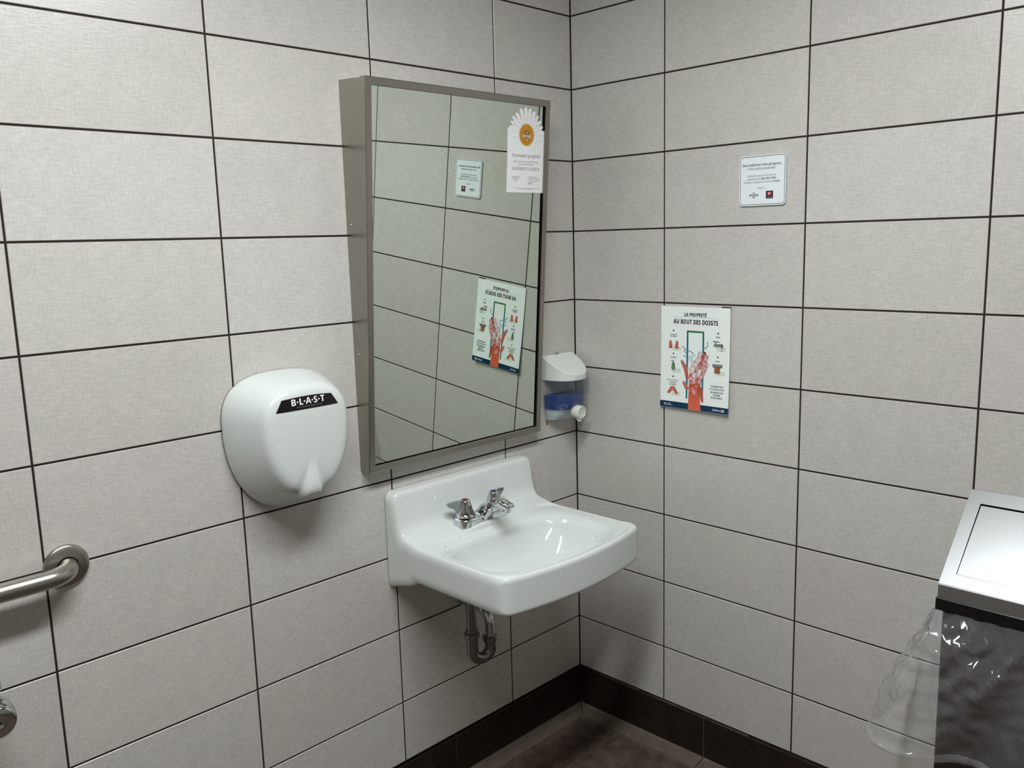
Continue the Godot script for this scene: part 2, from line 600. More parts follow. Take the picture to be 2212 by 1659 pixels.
func add_room() -> void:
	var g := 0.0022     # joints lie this far behind the tile faces
	var b := MB.new()
	b.cbox(Vector3(ROOM_X, 0, -0.14), Vector3(0.14, CEIL, -g))
	var wl := structure("wall_left", b.mesh(), M.grout, "tiled wall behind the basin and the mirror")
	b = MB.new()
	b.cbox(Vector3(g, 0, -g), Vector3(0.14, CEIL, ROOM_Z))
	var wr := structure("wall_right", b.mesh(), M.grout, "tiled wall with the poster and the plaque")
	b = MB.new()
	b.cbox(Vector3(ROOM_X, -0.12, -0.14), Vector3(0.14, -0.0015, ROOM_Z + 0.12))
	var fl := structure("floor", b.mesh(), M.base_grout, "dark brown tiled floor")
	b = MB.new()
	b.cbox(Vector3(ROOM_X, CEIL, -0.14), Vector3(0.14, CEIL + 0.12, ROOM_Z + 0.12))
	structure("ceiling", b.mesh(), M.ceiling, "white ceiling")
	b = MB.new()
	b.cbox(Vector3(ROOM_X - 0.12, -0.12, -0.14), Vector3(ROOM_X, CEIL + 0.12, ROOM_Z + 0.12))
	structure("wall_back", b.mesh(), M.paint, "plain wall")
	b = MB.new()
	b.cbox(Vector3(ROOM_X, 0, ROOM_Z), Vector3(0.14, CEIL, ROOM_Z + 0.12))
	structure("wall_front", b.mesh(), M.paint, "plain wall")
	# wall tiles
	var rng := RandomNumberGenerator.new()
	rng.seed = 7
	var rows := [[BASE_TOP, ROW0]]
	var y := ROW0
	while y < CEIL - 0.01:
		rows.append([y, minf(y + ROW, CEIL)])
		y += ROW
	for wall in 2:
		var first := COL_A if wall == 0 else COL_B
		var far := -ROOM_X if wall == 0 else ROOM_Z
		var cols := [[0.0, first]]
		var s := first
		while s < far - 0.01:
			cols.append([s, minf(s + COL, far)])
			s += COL
		for r in rows:
			for c in cols:
				var w: float = c[1] - c[0] - JOINT
				var h: float = r[1] - r[0] - JOINT
				if w < 0.01 or h < 0.01: continue
				var t := part("tile", tile_mesh(w, h), M.tiles[rng.randi() % 6], wl if wall == 0 else wr)
				var cs: float = (c[0] + c[1]) * 0.5
				var cy: float = (r[0] + r[1]) * 0.5
				var lift := rng.randf_range(-0.0003, 0.0)
				if wall == 0:
					t.position = Vector3(-cs, cy, lift)
				else:
					t.position = Vector3(-lift, cy, cs)
					t.rotation.y = -PI / 2
	# floor tiles
	var zs := [0.046, 0.19]
	while zs[-1] < ROOM_Z: zs.append(zs[-1] + 0.305)
	var xs := [0.052, 0.46]
	while xs[-1] < -ROOM_X: xs.append(xs[-1] + 0.41)
	for i in zs.size() - 1:
		for j in xs.size() - 1:
			var w: float = minf(xs[j + 1], -ROOM_X) - xs[j] - 0.004
			var h: float = minf(zs[i + 1], ROOM_Z) - zs[i] - 0.004
			if w < 0.01 or h < 0.01: continue
			var t := part("tile", tile_mesh(w, h), M.floor_tile, fl)
			t.position = Vector3(-(xs[j] + w * 0.5 + 0.002), 0, zs[i] + h * 0.5 + 0.002)
			t.rotation.x = -PI / 2
	# base tiles with a sloping foot
	for wall in 2:
		var far := -ROOM_X if wall == 0 else ROOM_Z
		var joints := [0.0, 0.536 if wall == 0 else 0.463]
		while joints[-1] < far: joints.append(minf(joints[-1] + 0.6, far))
		b = MB.new()
		if wall == 0:
			b.cbox(Vector3(ROOM_X, 0, -0.004), Vector3(0, BASE_TOP - 0.003, 0.0035))
		else:
			b.cbox(Vector3(-0.0035, 0, 0), Vector3(0.004, BASE_TOP - 0.003, ROOM_Z))
		var bb := structure("baseboard_left" if wall == 0 else "baseboard_right", b.mesh(), M.base_grout, "dark brown base tiles along the wall foot")
		for k in joints.size() - 1:
			var s0: float = joints[k] + (0.006 if k == 0 else 0.0015)
			var s1: float = joints[k + 1] - 0.0015
			if s1 - s0 < 0.02: continue
			for piece in 2:
				# profile (out, up)
				var pr: Array = [Vector2(-0.003, 0.012), Vector2(0.0055, 0.012), Vector2(0.0055, BASE_TOP - 0.0045), Vector2(0.004, BASE_TOP - 0.003), Vector2(-0.003, BASE_TOP - 0.003)] if piece == 0 else [Vector2(0.0, -0.001), Vector2(0.049, -0.001), Vector2(0.049, 0.002), Vector2(0.046, 0.004), Vector2(0.012, 0.010), Vector2(0.0055, 0.0155), Vector2(0.0, 0.0155)]
				if piece == 1 and k == 0: s0 = joints[k] + 0.003
				var q := MB.new()
				var cen := Vector2.ZERO
				for p in pr: cen += p
				cen /= pr.size()
				var map := func(p: Vector2, s: float) -> Vector3:
					return Vector3(-s, p.y, p.x) if wall == 0 else Vector3(-p.x, p.y, s)
				var inside: Vector3 = map.call(cen, (s0 + s1) * 0.5)
				for i in pr.size():
					var a: Vector2 = pr[i]
					var c: Vector2 = pr[(i + 1) % pr.size()]
					# mitre the foot into the corner
					var ma := s0 + (a.x if piece == 1 and k == 0 else 0.0)
					var mc := s0 + (c.x if piece == 1 and k == 0 else 0.0)
					q.flat_quad(map.call(a, ma), map.call(c, mc), map.call(c, s1), map.call(a, s1), inside)
				for e in [s0, s1]:
					for i in range(1, pr.size() - 1):
						var m0: float = 1.0 if piece == 1 and k == 0 and e == s0 else 0.0
						q.flat_tri(map.call(pr[0], e + pr[0].x * m0), map.call(pr[i], e + pr[i].x * m0), map.call(pr[i + 1], e + pr[i + 1].x * m0), inside)
				part("tile" if piece == 0 else "cove_foot", q.mesh(), M.base if piece == 0 else M.cove, bb)

# ---------------------------------------------------------------- basin
const SX := -0.487
func f_sink(p: Vector3) -> float:
	var x := p.x - SX
	var xn := x / 0.255
	var zb := p.z + 0.036 * xn * xn
	# side view: slab, leaning upright, deep rear skirt, all joined with coves
	var slab := rrect2(zb - 0.2, p.y - 0.715, 0.256, 0.047, 0.013)
	var back := rrect2(p.z + 0.03 + (p.y - 0.78) * 0.15, p.y - 0.799, 0.079, 0.089, 0.013)
	var skirt := rrect2(p.z + 0.03, p.y - 0.682 - 0.30 * p.z, 0.125, 0.052, 0.02)
	var side := smin(smin(slab, back, 0.05), skirt, 0.03)
	# seen from above and from the front: rounded corners
	var plan := rrect2(x, zb - 0.1, 0.255, 0.356, 0.036)
	var elev := rrect2(x, p.y - 0.588, 0.255, 0.300, 0.034)
	var d := smax(smax(side, plan, 0.022), elev, 0.02)
	# under-bowl
	var q := Vector3(x + 0.01, p.y - 0.715, p.z - 0.25) / Vector3(0.2, 0.105, 0.155)
	d = smin(d, (q.length() - 1.0) * 0.105, 0.02)
	# sunk deck inside the raised rim
	var pocket := extr(rrect2(x, zb - 0.283, 0.236, 0.153, 0.05), p.y - 0.7745, 0.0165, 0.004)
	d = smax(d, -pocket, 0.012)
	# bowl
	var bx := absf(x + 0.008) / 0.198
	var bz := absf(p.z - 0.278 + 0.02 * xn * xn) / 0.132
	var by := absf(p.y - 0.778) / 0.150
	var s2 := pow(pow(bx, 3.6) + pow(bz, 3.6), 2.0 / 3.6)
	var bowl := (sqrt(s2 + by * by) - 1.0) * 0.11
	d = smax(d, -bowl, 0.026)
	return maxf(d, -p.z + 0.0006)

func add_sink() -> void:
	var t := thing("wall_basin", "white ceramic wall-hung washbasin with upright splashback below the mirror", "sink", Vector3(SX, 0, 0))
	var o := part("basin", sdf_mesh(f_sink, Vector3(SX - 0.27, 0.595, -0.012), Vector3(SX + 0.27, 0.905, 0.472), 0.005), M.porcelain, t)
	o.position = Vector3(-SX, 0, 0)
	var b := MB.new()
	b.lathe([Vector2(0.0, 0.0), Vector2(0.012, 0.0005), Vector2(0.014, 0.003), Vector2(0.026, 0.004), Vector2(0.029, 0.002), Vector2(0.029, -0.004)], Transform3D(Basis.IDENTITY, Vector3(-0.008, 0.6285, 0.272)))
	part("drain", b.mesh(), M.chrome, t, "chrome drain ring")
	add_faucet()
	add_trap()

func add_faucet() -> void:
	var cx := -0.495
	var y0 := 0.7665
	var zc := 0.088
	var t := thing("faucet", "chrome two-handle faucet on the deck of the white basin", "faucet", Vector3(cx, y0, zc))
	# body: base plate and spout in one casting
	var f := func(p: Vector3) -> float:
		var base := extr(rrect2(p.x, p.z, 0.081 - 0.10 * p.y, 0.0305 - 0.10 * p.y, 0.022), p.y - 0.0085, 0.0125, 0.004)
		var d := base
		for s in [-1.0, 1.0]:
			d = smin(d, extr(Vector2(p.x - s * 0.051, p.z).length() - 0.0235, p.y - 0.012, 0.012, 0.003), 0.004)
		var c := [Vector2(0.0, 0.010), Vector2(0.026, 0.033), Vector2(0.056, 0.053), Vector2(0.086, 0.060), Vector2(0.110, 0.0585)]
		var r := [0.020, 0.0165, 0.0125, 0.0105, 0.0092]
		var e := 1.0
		for i in 4:
			var a: Vector2 = c[i]
			var ab: Vector2 = c[i + 1] - a
			var q := Vector2(p.z, p.y) - a
			var h := clampf(q.dot(ab) / ab.length_squared(), 0.0, 1.0)
			var dd: float = (q - ab * h).length() - lerpf(r[i], r[i + 1], h)
			e = dd if i == 0 else smin(e, dd, 0.012)
		d = smin(d, extr(e, p.x, 0.0155 - 0.03 * maxf(p.z - 0.09, 0.0), 0.0088), 0.010)
		d = smax(d, 0.050 - p.y - 30.0 * maxf(0.06 - p.z, 0.0), 0.004)
		return maxf(d, -p.y)
	part("body", sdf_mesh(f, Vector3(-0.09, -0.008, -0.04), Vector3(0.09, 0.09, 0.135), 0.0023), M.chrome, t)
	var b := MB.new()
	b.lathe([Vector2(0.0, 0.0), Vector2(0.009, 0.0), Vector2(0.0105, 0.001), Vector2(0.0105, 0.010)], Transform3D(Basis.IDENTITY, Vector3(0, 0.0425, 0.103)), 20)
	part("aerator", b.mesh(), M.chrome, t)
	for s in [-1.0, 1.0]:
		var h := MB.new()
		h.lathe([Vector2(0.0245, 0.024), Vector2(0.0255, 0.026), Vector2(0.0255, 0.029), Vector2(0.0235, 0.031), Vector2(0.0205, 0.040), Vector2(0.0165, 0.054), Vector2(0.0138, 0.063), Vector2(0.0118, 0.0675), Vector2(0.0085, 0.069)], Transform3D(Basis.IDENTITY, Vector3(s * 0.051, 0, 0)), 24)
		# wing-shaped lever
		var poly := PackedVector2Array([Vector2(0.0, 0.067), Vector2(0.02, 0.0685), Vector2(0.042, 0.067), Vector2(0.051, 0.0645), Vector2(0.0525, 0.061), Vector2(0.046, 0.054), Vector2(0.036, 0.0495), Vector2(0.029, 0.045), Vector2(0.024, 0.036), Vector2(0.0, 0.034)])
		var tr := Transform3D(Basis(Vector3.UP, 0.0 if s > 0 else PI).rotated(Vector3.UP, s * 0.32), Vector3(s * 0.051, 0, 0))
		h.plate(poly, -0.0042, 0.0042, tr, Rect2(0, 0, 1, 1), 0.0)
		var hd := part("lever_handle", h.mesh(), M.chrome, t)
		var cap := MB.new()
		cap.lathe([Vector2(0.0, 0.0705), Vector2(0.006, 0.0702), Vector2(0.0085, 0.0688)].map(func(q: Vector2) -> Vector2: return q), Transform3D(Basis.IDENTITY, Vector3(s * 0.051, 0, 0)), 18)
		part("index_cap", cap.mesh(), mat(c8(150, 28, 34) if s < 0 else c8(40, 50, 110), 0.3), hd, "red hot-water dot" if s < 0 else "blue cold-water dot")

func arc(c: Vector3, u: Vector3, w: Vector3, r: float, a0: float, a1: float, nseg: int) -> Array:
	var o := []
	for k in nseg + 1:
		var a := lerpf(a0, a1, float(k) / nseg)
		o.append(c + (u * cos(a) + w * sin(a)) * r)
	return o

func rep(x: float, k: int) -> Array:
	var a := []
	for i in k: a.append(x)
	return a

func add_trap() -> void:
	var a := Vector3(-0.548, 0, 0.098)      # leg under the drain
	var c := Vector3(-0.497, 0, 0.113)      # leg to the wall
	var t := thing("drain_trap", "worn chrome U-shaped drain pipe hanging under the white basin", "pipe", Vector3(a.x, 0.38, a.z))
	var sh := func(o: MeshInstance3D) -> void: o.position = -t.position
	var b := MB.new()
	b.tube([Vector3(a.x, 0.66, a.z), Vector3(a.x, 0.55, a.z), Vector3(a.x, 0.46, a.z)], [0.0132, 0.0132, 0.0132], 22)
	sh.call(part("tailpiece", b.mesh(), M.worn_chrome, t))
	var mid := (a + c) * 0.5
	var u := (a - c).normalized()
	var r := a.distance_to(c) * 0.5
	var pts := [Vector3(a.x, 0.482, a.z), Vector3(a.x, 0.45, a.z)]
	pts.append_array(arc(Vector3(mid.x, 0.422, mid.z), u, Vector3.DOWN, r, 0.0, PI, 16))
	pts.append(Vector3(c.x, 0.45, c.z))
	b = MB.new()
	b.tube(pts, rep(0.0158, pts.size()), 22)
	sh.call(part("u_bend", b.mesh(), M.worn_chrome, t))
	pts = [Vector3(c.x, 0.445, c.z), Vector3(c.x, 0.47, c.z)]
	pts.append_array(arc(Vector3(c.x, 0.485, c.z - 0.038), Vector3(0, 0, 1), Vector3.UP, 0.038, 0.0, PI / 2, 10))
	pts.append(Vector3(c.x, 0.523, 0.0))
	b = MB.new()
	b.tube(pts, rep(0.0135, pts.size()), 22)
	sh.call(part("wall_arm", b.mesh(), M.chrome, t))
	for q in [Vector3(a.x, 0.468, a.z), Vector3(c.x, 0.446, c.z)]:
		b = MB.new()
		b.lathe([Vector2(0.0135, 0.008), Vector2(0.018, 0.0075), Vector2(0.0205, 0.005), Vector2(0.0205, -0.006), Vector2(0.018, -0.0085), Vector2(0.0155, -0.009)], Transform3D(Basis.IDENTITY, q), 24)
		sh.call(part("slip_nut", b.mesh(), M.worn_chrome, t))

# ---------------------------------------------------------------- mirror
const MX0 := -0.8025
const MX1 := -0.2035
const MV := 0.907
var m_tr := Transform3D()
func add_mirror() -> void:
	var th := deg_to_rad(4.1)
	# local axes of the tilted front: x along the wall, y up the glass, z out of it; origin at its lower left corner
	m_tr = Transform3D(Basis(Vector3(1, 0, 0), Vector3(0, cos(th), sin(th)), Vector3(0, -sin(th), cos(th))), Vector3(MX0, 0.9475, 0.0386))
	var t := thing("wall_mirror", "tilted rectangular mirror in a brushed steel wedge frame above the basin", "mirror", Vector3(MX0, 0.9475, 0.0))
	var W := MX1 - MX0
	var sh := func(o: MeshInstance3D) -> MeshInstance3D:
		o.position = -t.position
		return o
	# frame: angle section with mitred corners, swept round the front
	var prof := [Vector2(0.0, -0.019), Vector2(0.0, -0.0016), Vector2(0.0005, -0.0005), Vector2(0.0016, 0.0), Vector2(0.0155, 0.0), Vector2(0.0168, -0.0005), Vector2(0.0172, -0.0016), Vector2(0.0172, -0.011)]
	for side in 4:
		var b := MB.new()
		var rows := []
		for p in prof:
			var s: float = p.x
			var q: Array = [[Vector2(s, s), Vector2(W - s, s)], [Vector2(W - s, s), Vector2(W - s, MV - s)], [Vector2(W - s, MV - s), Vector2(s, MV - s)], [Vector2(s, MV - s), Vector2(s, s)]][side]
			rows.append(PackedVector3Array([m_tr * Vector3(q[0].x, q[0].y, p.y), m_tr * Vector3(q[1].x, q[1].y, p.y)]))
		var cen: Array = [Vector2(W / 2, 0.0086), Vector2(W - 0.0086, MV / 2), Vector2(W / 2, MV - 0.0086), Vector2(0.0086, MV / 2)]
		b.grid(rows, false, m_tr * Vector3(cen[side].x, cen[side].y, -0.012), true)
		sh.call(part("frame_rail", b.mesh(), M.steel_frame, t))
	# wedge housing back to the wall, a touch inside the rails
	var b := MB.new()
	var e := 0.0018
	var fr := []
	for q in [Vector2(e, e), Vector2(W - e, e), Vector2(W - e, MV - e), Vector2(e, MV - e)]:
		fr.append(m_tr * Vector3(q.x, q.y, -0.012))
	var bk := []
	for p in fr: bk.append(Vector3(p.x, p.y, 0.0006))
	bk[0].y = fr[0].y - 0.001; bk[1].y = bk[0].y
	bk[2].y = fr[2].y + 0.006; bk[3].y = bk[2].y
	var c := Vector3.ZERO
	for p in fr: c += p / 8.0
	for p in bk: c += p / 8.0
	for k in 4:
		b.flat_quad(fr[k], fr[(k + 1) % 4], bk[(k + 1) % 4], bk[k], c)
	b.flat_quad(bk[0], bk[1], bk[2], bk[3], c)
	sh.call(part("housing", b.mesh(), M.steel_frame, t))
	# the glass stops short of the right and lower rails; the gap opens into the hollow housing
	b = MB.new()
	b.cbox(Vector3(0.0174, 0.0196, -0.0100), Vector3(W - 0.0235, MV - 0.0174, -0.0060), 0.0004)
	var g := part("glass", b.mesh(), M.mirror, t, "silvered mirror glass")
	g.transform = Transform3D(m_tr.basis, m_tr.origin - t.position)
	for y in [1.535, 1.235]:
		b = MB.new()
		b.lathe([Vector2(0.0, 0.0022), Vector2(0.002, 0.0018), Vector2(0.0032, 0.0)], Transform3D(Basis(Vector3.BACK, PI / 2), Vector3(MX0 + e, y, 0.018)), 14)
		sh.call(part("screw", b.mesh(), M.satin, t))
	add_sticker(W)

func daisy_image() -> ImageTexture:
	# the printed face: white card, petals with grey folds, golden disc
	var w := 408
	var h := 648
	var im := Image.create(w, h, false, Image.FORMAT_RGB8)
	var ctr := Vector2(0.505 * w, 0.318 * h)
	var nz := FastNoiseLite.new()
	nz.seed = 4
	nz.frequency = 0.09
	for y in h:
		for x in w:
			var p := Vector2(x, y) - ctr
			var r := p.length() / w
			var a := p.angle()
			var col := c8(250, 252, 252)
			if r < 0.55:
				# petals fan upwards and to the right; grey veins between them
				var lobe := absf(sin(a * 10.5 + 0.4 * sin(a * 3.0)))
				var vis := smoothstep(0.56, 0.30, r) * clampf(0.55 - 0.62 * sin(a) + 0.35 * maxf(cos(a), 0.0), 0.0, 1.0)
				col = col.lerp(c8(182, 192, 196), (1.0 - smoothstep(0.0, 0.35, lobe)) * 0.75 * vis)
				col = col.lerp(c8(208, 214, 218), 0.25 * vis * (0.5 + 0.5 * nz.get_noise_2d(a * 60.0, r * 40.0)))
			var rr := r + 0.010 * nz.get_noise_2d(x * 1.7, y * 1.7)
			if rr < 0.212 and rr > 0.192: col = col.lerp(c8(206, 150, 60), 0.5)
			if rr <= 0.196:
				col = c8(190, 126, 20).lerp(c8(222, 160, 44), 0.5 + 0.9 * nz.get_noise_2d(x * 1.3, y * 1.3))
				col = col.lerp(c8(120, 74, 22), smoothstep(0.13, 0.03, r) * 0.75)
			im.set_pixel(x, y, col)
	return tex(im)

func add_sticker(W: float) -> void:
	var w := 0.1345
	var hr := 0.161         # height of the square part
	var full := 0.2155
	var t := thing("daisy_card", "white card with a daisy cut-out top stuck to the mirror glass", "sticker")
	t.transform = Transform3D(m_tr.basis, m_tr * Vector3(W - 0.0175 - w, 0.6675, -0.0057))
	var ctr := Vector2(0.505 * w, 0.147)
	var outline := PackedVector2Array([Vector2(0, 0), Vector2(w, 0), Vector2(w, hr), Vector2(0, hr)])
	var ang := [8.0, 21.0, 35.0, 49.0, 64.0, 79.0, 94.0, 110.0, 127.0, 141.0, 153.0, 165.0]
	var lens := [0.065, 0.066, 0.066, 0.067, 0.068, 0.0685, 0.0685, 0.069, 0.066, 0.068, 0.066, 0.066]
	for i in ang.size():
		var a := deg_to_rad(ang[i])
		var u := Vector2(cos(a), sin(a))
		var pv := Vector2(-u.y, u.x)
		var L: float = lens[i]
		var pet := PackedVector2Array()
		for k in 25:
			var s := TAU * k / 24.0
			var along := 0.040 + (L - 0.040) * (0.5 + 0.5 * cos(s)) - 0.0
			pet.append(ctr + u * (0.012 + (along - 0.040) / (L - 0.040) * (L - 0.012)) + pv * sin(s) * 0.0076 * (0.75 + 0.25 * cos(s)))
		pet.remove_at(24)
		var res := Geometry2D.merge_polygons(outline, pet)
		var best := outline
		var most := -1.0
		for q in res:
			var ar := 0.0
			for j in q.size(): ar += q[j].cross(q[(j + 1) % q.size()])
			if absf(ar) > most:
				most = absf(ar); best = q
		outline = best
	# keep inside the card's width
	var cut := Geometry2D.intersect_polygons(outline, PackedVector2Array([Vector2(0, 0), Vector2(w, 0), Vector2(w, 0.3), Vector2(0, 0.3)]))
	outline = cut[0]
	var m := mat(Color(1, 1, 1), 0.45)
	m.albedo_texture = daisy_image()
	var b := MB.new()
	b.plate(outline, 0.0, 0.0011, Transform3D.IDENTITY, Rect2(0, 0, w, full))
	part("card", b.mesh(), m, t)
	var pl := func(x: float, y: float) -> Array: return [Vector3(x * w, (1.0 - y) * hr, 0.00125), Vector3(0, 0, 1)]
	var line := func(s: String, cx: float, cy: float, wd: float, mm: Material, bold := false, ht := 0.0) -> void:
		var pp := func(x: float, y: float) -> Array: return [Vector3(x, y, 0.00125), Vector3(0, 0, 1)]
		lettering(s, cx * w, (1.0 - cy) * hr, wd * w, pp, mm, t, bold, false, false, ht)
	line.call("IRVING", 0.512, 0.108, 0.225, M.letter_white, true, 0.0078)
	for s in [-1.0, 1.0]:
		var q := MB.new()
		var yy: float = hr * (1.0 - 0.108) + s * 0.0068
		q.plate(PackedVector2Array([Vector2(-0.0052, 0), Vector2(0, s * 0.0042), Vector2(0.0052, 0), Vector2(0.0034, 0), Vector2(0, s * 0.0022), Vector2(-0.0034, 0)]), 0.0011, 0.0013, Transform3D(Basis.IDENTITY, Vector3(0.512 * w, yy, 0)))
		part("chevron", q.mesh(), M.letter_white, t)
	line.call("Vraiment propre?", 0.508, 0.425, 0.79, M.letter_plum, false, 0.0112)
	line.call("Dites-nous votre avis sur nos toilettes", 0.508, 0.508, 0.70, M.letter_grey)
	line.call("et courez la chance de", 0.508, 0.549, 0.43, M.letter_grey)
	line.call("GAGNER 10 000 $", 0.508, 0.623, 0.76, M.letter_plum, false, 0.0088)
	line.call("Scannez-moi", 0.225, 0.749, 0.22, M.letter_plum)
	line.call("avec votre", 0.225, 0.78, 0.18, M.letter_plum)
	line.call("mobile", 0.225, 0.812, 0.11, M.letter_plum)
	line.call("Ou visitez le site", 0.70, 0.749, 0.23, M.letter_grey)
	line.call("donnez votre opinion", 0.74, 0.781, 0.31, M.letter_grey)
	line.call("Le numéro de station", 0.73, 0.813, 0.29, M.letter_grey)
	line.call("55431", 0.645, 0.854, 0.12, M.letter_navy)
	line.call("Aucun achat requis. Certaines conditions s'appliquent, règlement complet en ligne", 0.535, 0.931, 0.76, M.letter_grey)
	line.call("concours ouvert aux résidents majeurs seulement", 0.51, 0.947, 0.42, M.letter_grey)

# ---------------------------------------------------------------- hand dryer
const DC := Vector3(-1.0085, 1.115, 0.0)
# rings of the cover: out, half width, height above the widest line, depth below it
const DR := [[0.0, 0.1395, 0.108, 0.197], [0.008, 0.140, 0.1085, 0.198], [0.03, 0.1335, 0.1045, 0.192], [0.06, 0.1225, 0.098, 0.179], [0.088, 0.1115, 0.0915, 0.165], [0.1025, 0.1055, 0.0875, 0.157], [0.1105, 0.1005, 0.083, 0.149], [0.116, 0.0935, 0.0765, 0.139], [0.1192, 0.0835, 0.0675, 0.124], [0.121, 0.0665, 0.052, 0.098], [0.1222, 0.041, 0.031, 0.060], [0.1227, 0.02, 0.015, 0.029], [0.1228, 0.0, 0.0, 0.0]]
# squarish above the widest line, rounder below
func dryer_exp(sy: float) -> float:
	return 2.7 if sy > 0.0 else 2.15
func dryer_front(x: float, y: float) -> float:
	var prev_n := 9.0
	var prev_z := 0.1228
	for i in range(DR.size() - 2, -1, -1):
		var r: Array = DR[i]
		var ex := dryer_exp(y)
		var nn := pow(pow(absf(x) / r[1], ex) + pow(absf(y) / (r[2] if y > 0 else r[3]), ex), 1.0 / ex)
		if nn <= 1.0:
			if prev_n > 8.0: return 0.1228
			var k := clampf((1.0 - nn) / (prev_n - nn), 0.0, 1.0)
			return lerpf(r[0], prev_z, k)
		prev_n = nn
		prev_z = r[0]
	return 0.0

func scoop(x: float, y: float) -> float:
	# the air outlet's hood swells out of the lower front, between two shallow valleys
	var t := clampf((-0.082 - y) / 0.085, 0.0, 1.2)
	if t <= 0.0: return 0.0
	var half := 0.009 + 0.021 * t
	var k := 1.0 - smoothstep(half * 0.55, half * 1.25, absf(x))
	return t * (0.015 * k - 0.005 * (1.0 - k) * (1.0 - smoothstep(half * 1.2, half * 2.6, absf(x))))

func add_dryer() -> void:
	var t := thing("hand_dryer", "white automatic hand dryer with rounded body and black name plate", "hand dryer", DC)
	var rows := []
	var seg := 144
	# refine the rings with a Catmull-Rom pass
	var fine := []
	for i in DR.size() - 1:
		for s in 4:
			var q := []
			for c in 4:
				q.append(cubic_interpolate(DR[i][c], DR[i + 1][c], DR[maxi(i - 1, 0)][c], DR[mini(i + 2, DR.size() - 1)][c], s / 4.0))
			fine.append(q)
	fine.append(DR[-1])
	for r in fine:
		var ring := PackedVector3Array()
		for k in seg:
			var a := TAU * k / seg
			var cx := cos(a)
			var sy := sin(a)
			var e := 2.0 / dryer_exp(sy)
			var x: float = signf(cx) * pow(absf(cx), e) * r[1]
			var y: float = signf(sy) * pow(absf(sy), e) * (r[2] if sy > 0 else r[3])
			var z: float = r[0]
			if z > 0.06: z += scoop(x, y) * smoothstep(0.06, 0.11, z)
			ring.append(Vector3(x, y, maxf(z + 0.0035, 0.0035)))
		rows.append(ring)
	var b := MB.new()
	b.grid(rows, true, Vector3(0, 0, 0.04))
	part("cover", b.mesh(), M.dryer, t)
	b = MB.new()
	var pp := PackedVector2Array()
	for k in 72:
		var a := TAU * k / 72
		pp.append(Vector2(signf(cos(a)) * pow(absf(cos(a)), 2.0 / dryer_exp(sin(a))) * 0.139, signf(sin(a)) * pow(absf(sin(a)), 2.0 / dryer_exp(sin(a))) * (0.107 if sin(a) > 0 else 0.196)))
	b.plate(pp, 0.0002, 0.003, Transform3D.IDENTITY)
	# dark seam between the wall plate and the cover
	part("wall_plate", b.mesh(), M.black, t)
	# name plate laid on the curved front
	var lrows := []
	for j in 9:
		var v := j / 8.0
		var hw := lerpf(0.0755, 0.060, v)
		var row := PackedVector3Array()
		for i in 25:
			var u := i / 24.0
			var x := lerpf(-hw, hw, u) - 0.003
			# the upper edge is gently arched
			var y := lerpf(0.037, 0.0645 - 0.003 * pow(2.0 * u - 1.0, 2.0), v)
			row.append(Vector3(x, y, dryer_front(x, y) + 0.0047))
		lrows.append(row)
	b = MB.new()
	b.grid(lrows, false, Vector3(0, 0.07, 0.0))
	var np := part("name_plate", b.mesh(), M.black, t, "black name plate")
	var pl := func(x: float, y: float) -> Array:
		return [Vector3(x, y, dryer_front(x, y) + 0.0054), Vector3(0, 0.25, 1).normalized()]
	lettering("B·L·A·S·T", -0.002, 0.0540, 0.080, pl, M.letter_white, np, true, false, false, 0.0135)
	lettering("www.comaxcorporation.com", 0.0, 0.0425, 0.062, pl, M.letter_grey, np)

# ---------------------------------------------------------------- soap dispenser
const PC := Vector3(-0.083, 0.0, 0.0)
func d_ring(a: float, bz: float, y: float, n := 2.4, seg := 40, z0 := 0.001) -> PackedVector3Array:
	var o := PackedVector3Array()
	for k in seg + 1:
		var t := PI * k / seg
		o.append(Vector3(signf(cos(t)) * pow(absf(cos(t)), 2.0 / n) * a, y, z0 + (bz - z0) * pow(absf(sin(t)), 2.0 / n)))
	return o

func d_solid(rows: Array, inside: Vector3, close_top := true, close_bottom := true) -> MB:
	var b := MB.new()
	b.grid(rows, false, inside)
	for e in [[0, -1.0, close_top], [-1, 1.0, close_bottom]]:
		if not e[2]: continue
		var r: PackedVector3Array = rows[e[0]]
		var c := Vector3(0, 0, 0)
		for p in r: c += p / r.size()
		for k in r.size() - 1: b.flat_tri(c, r[k], r[k + 1], inside)
	# flat back
	for i in rows.size() - 1:
		b.flat_quad(rows[i][0], rows[i][-1], rows[i + 1][-1], rows[i + 1][0], inside)
	return b

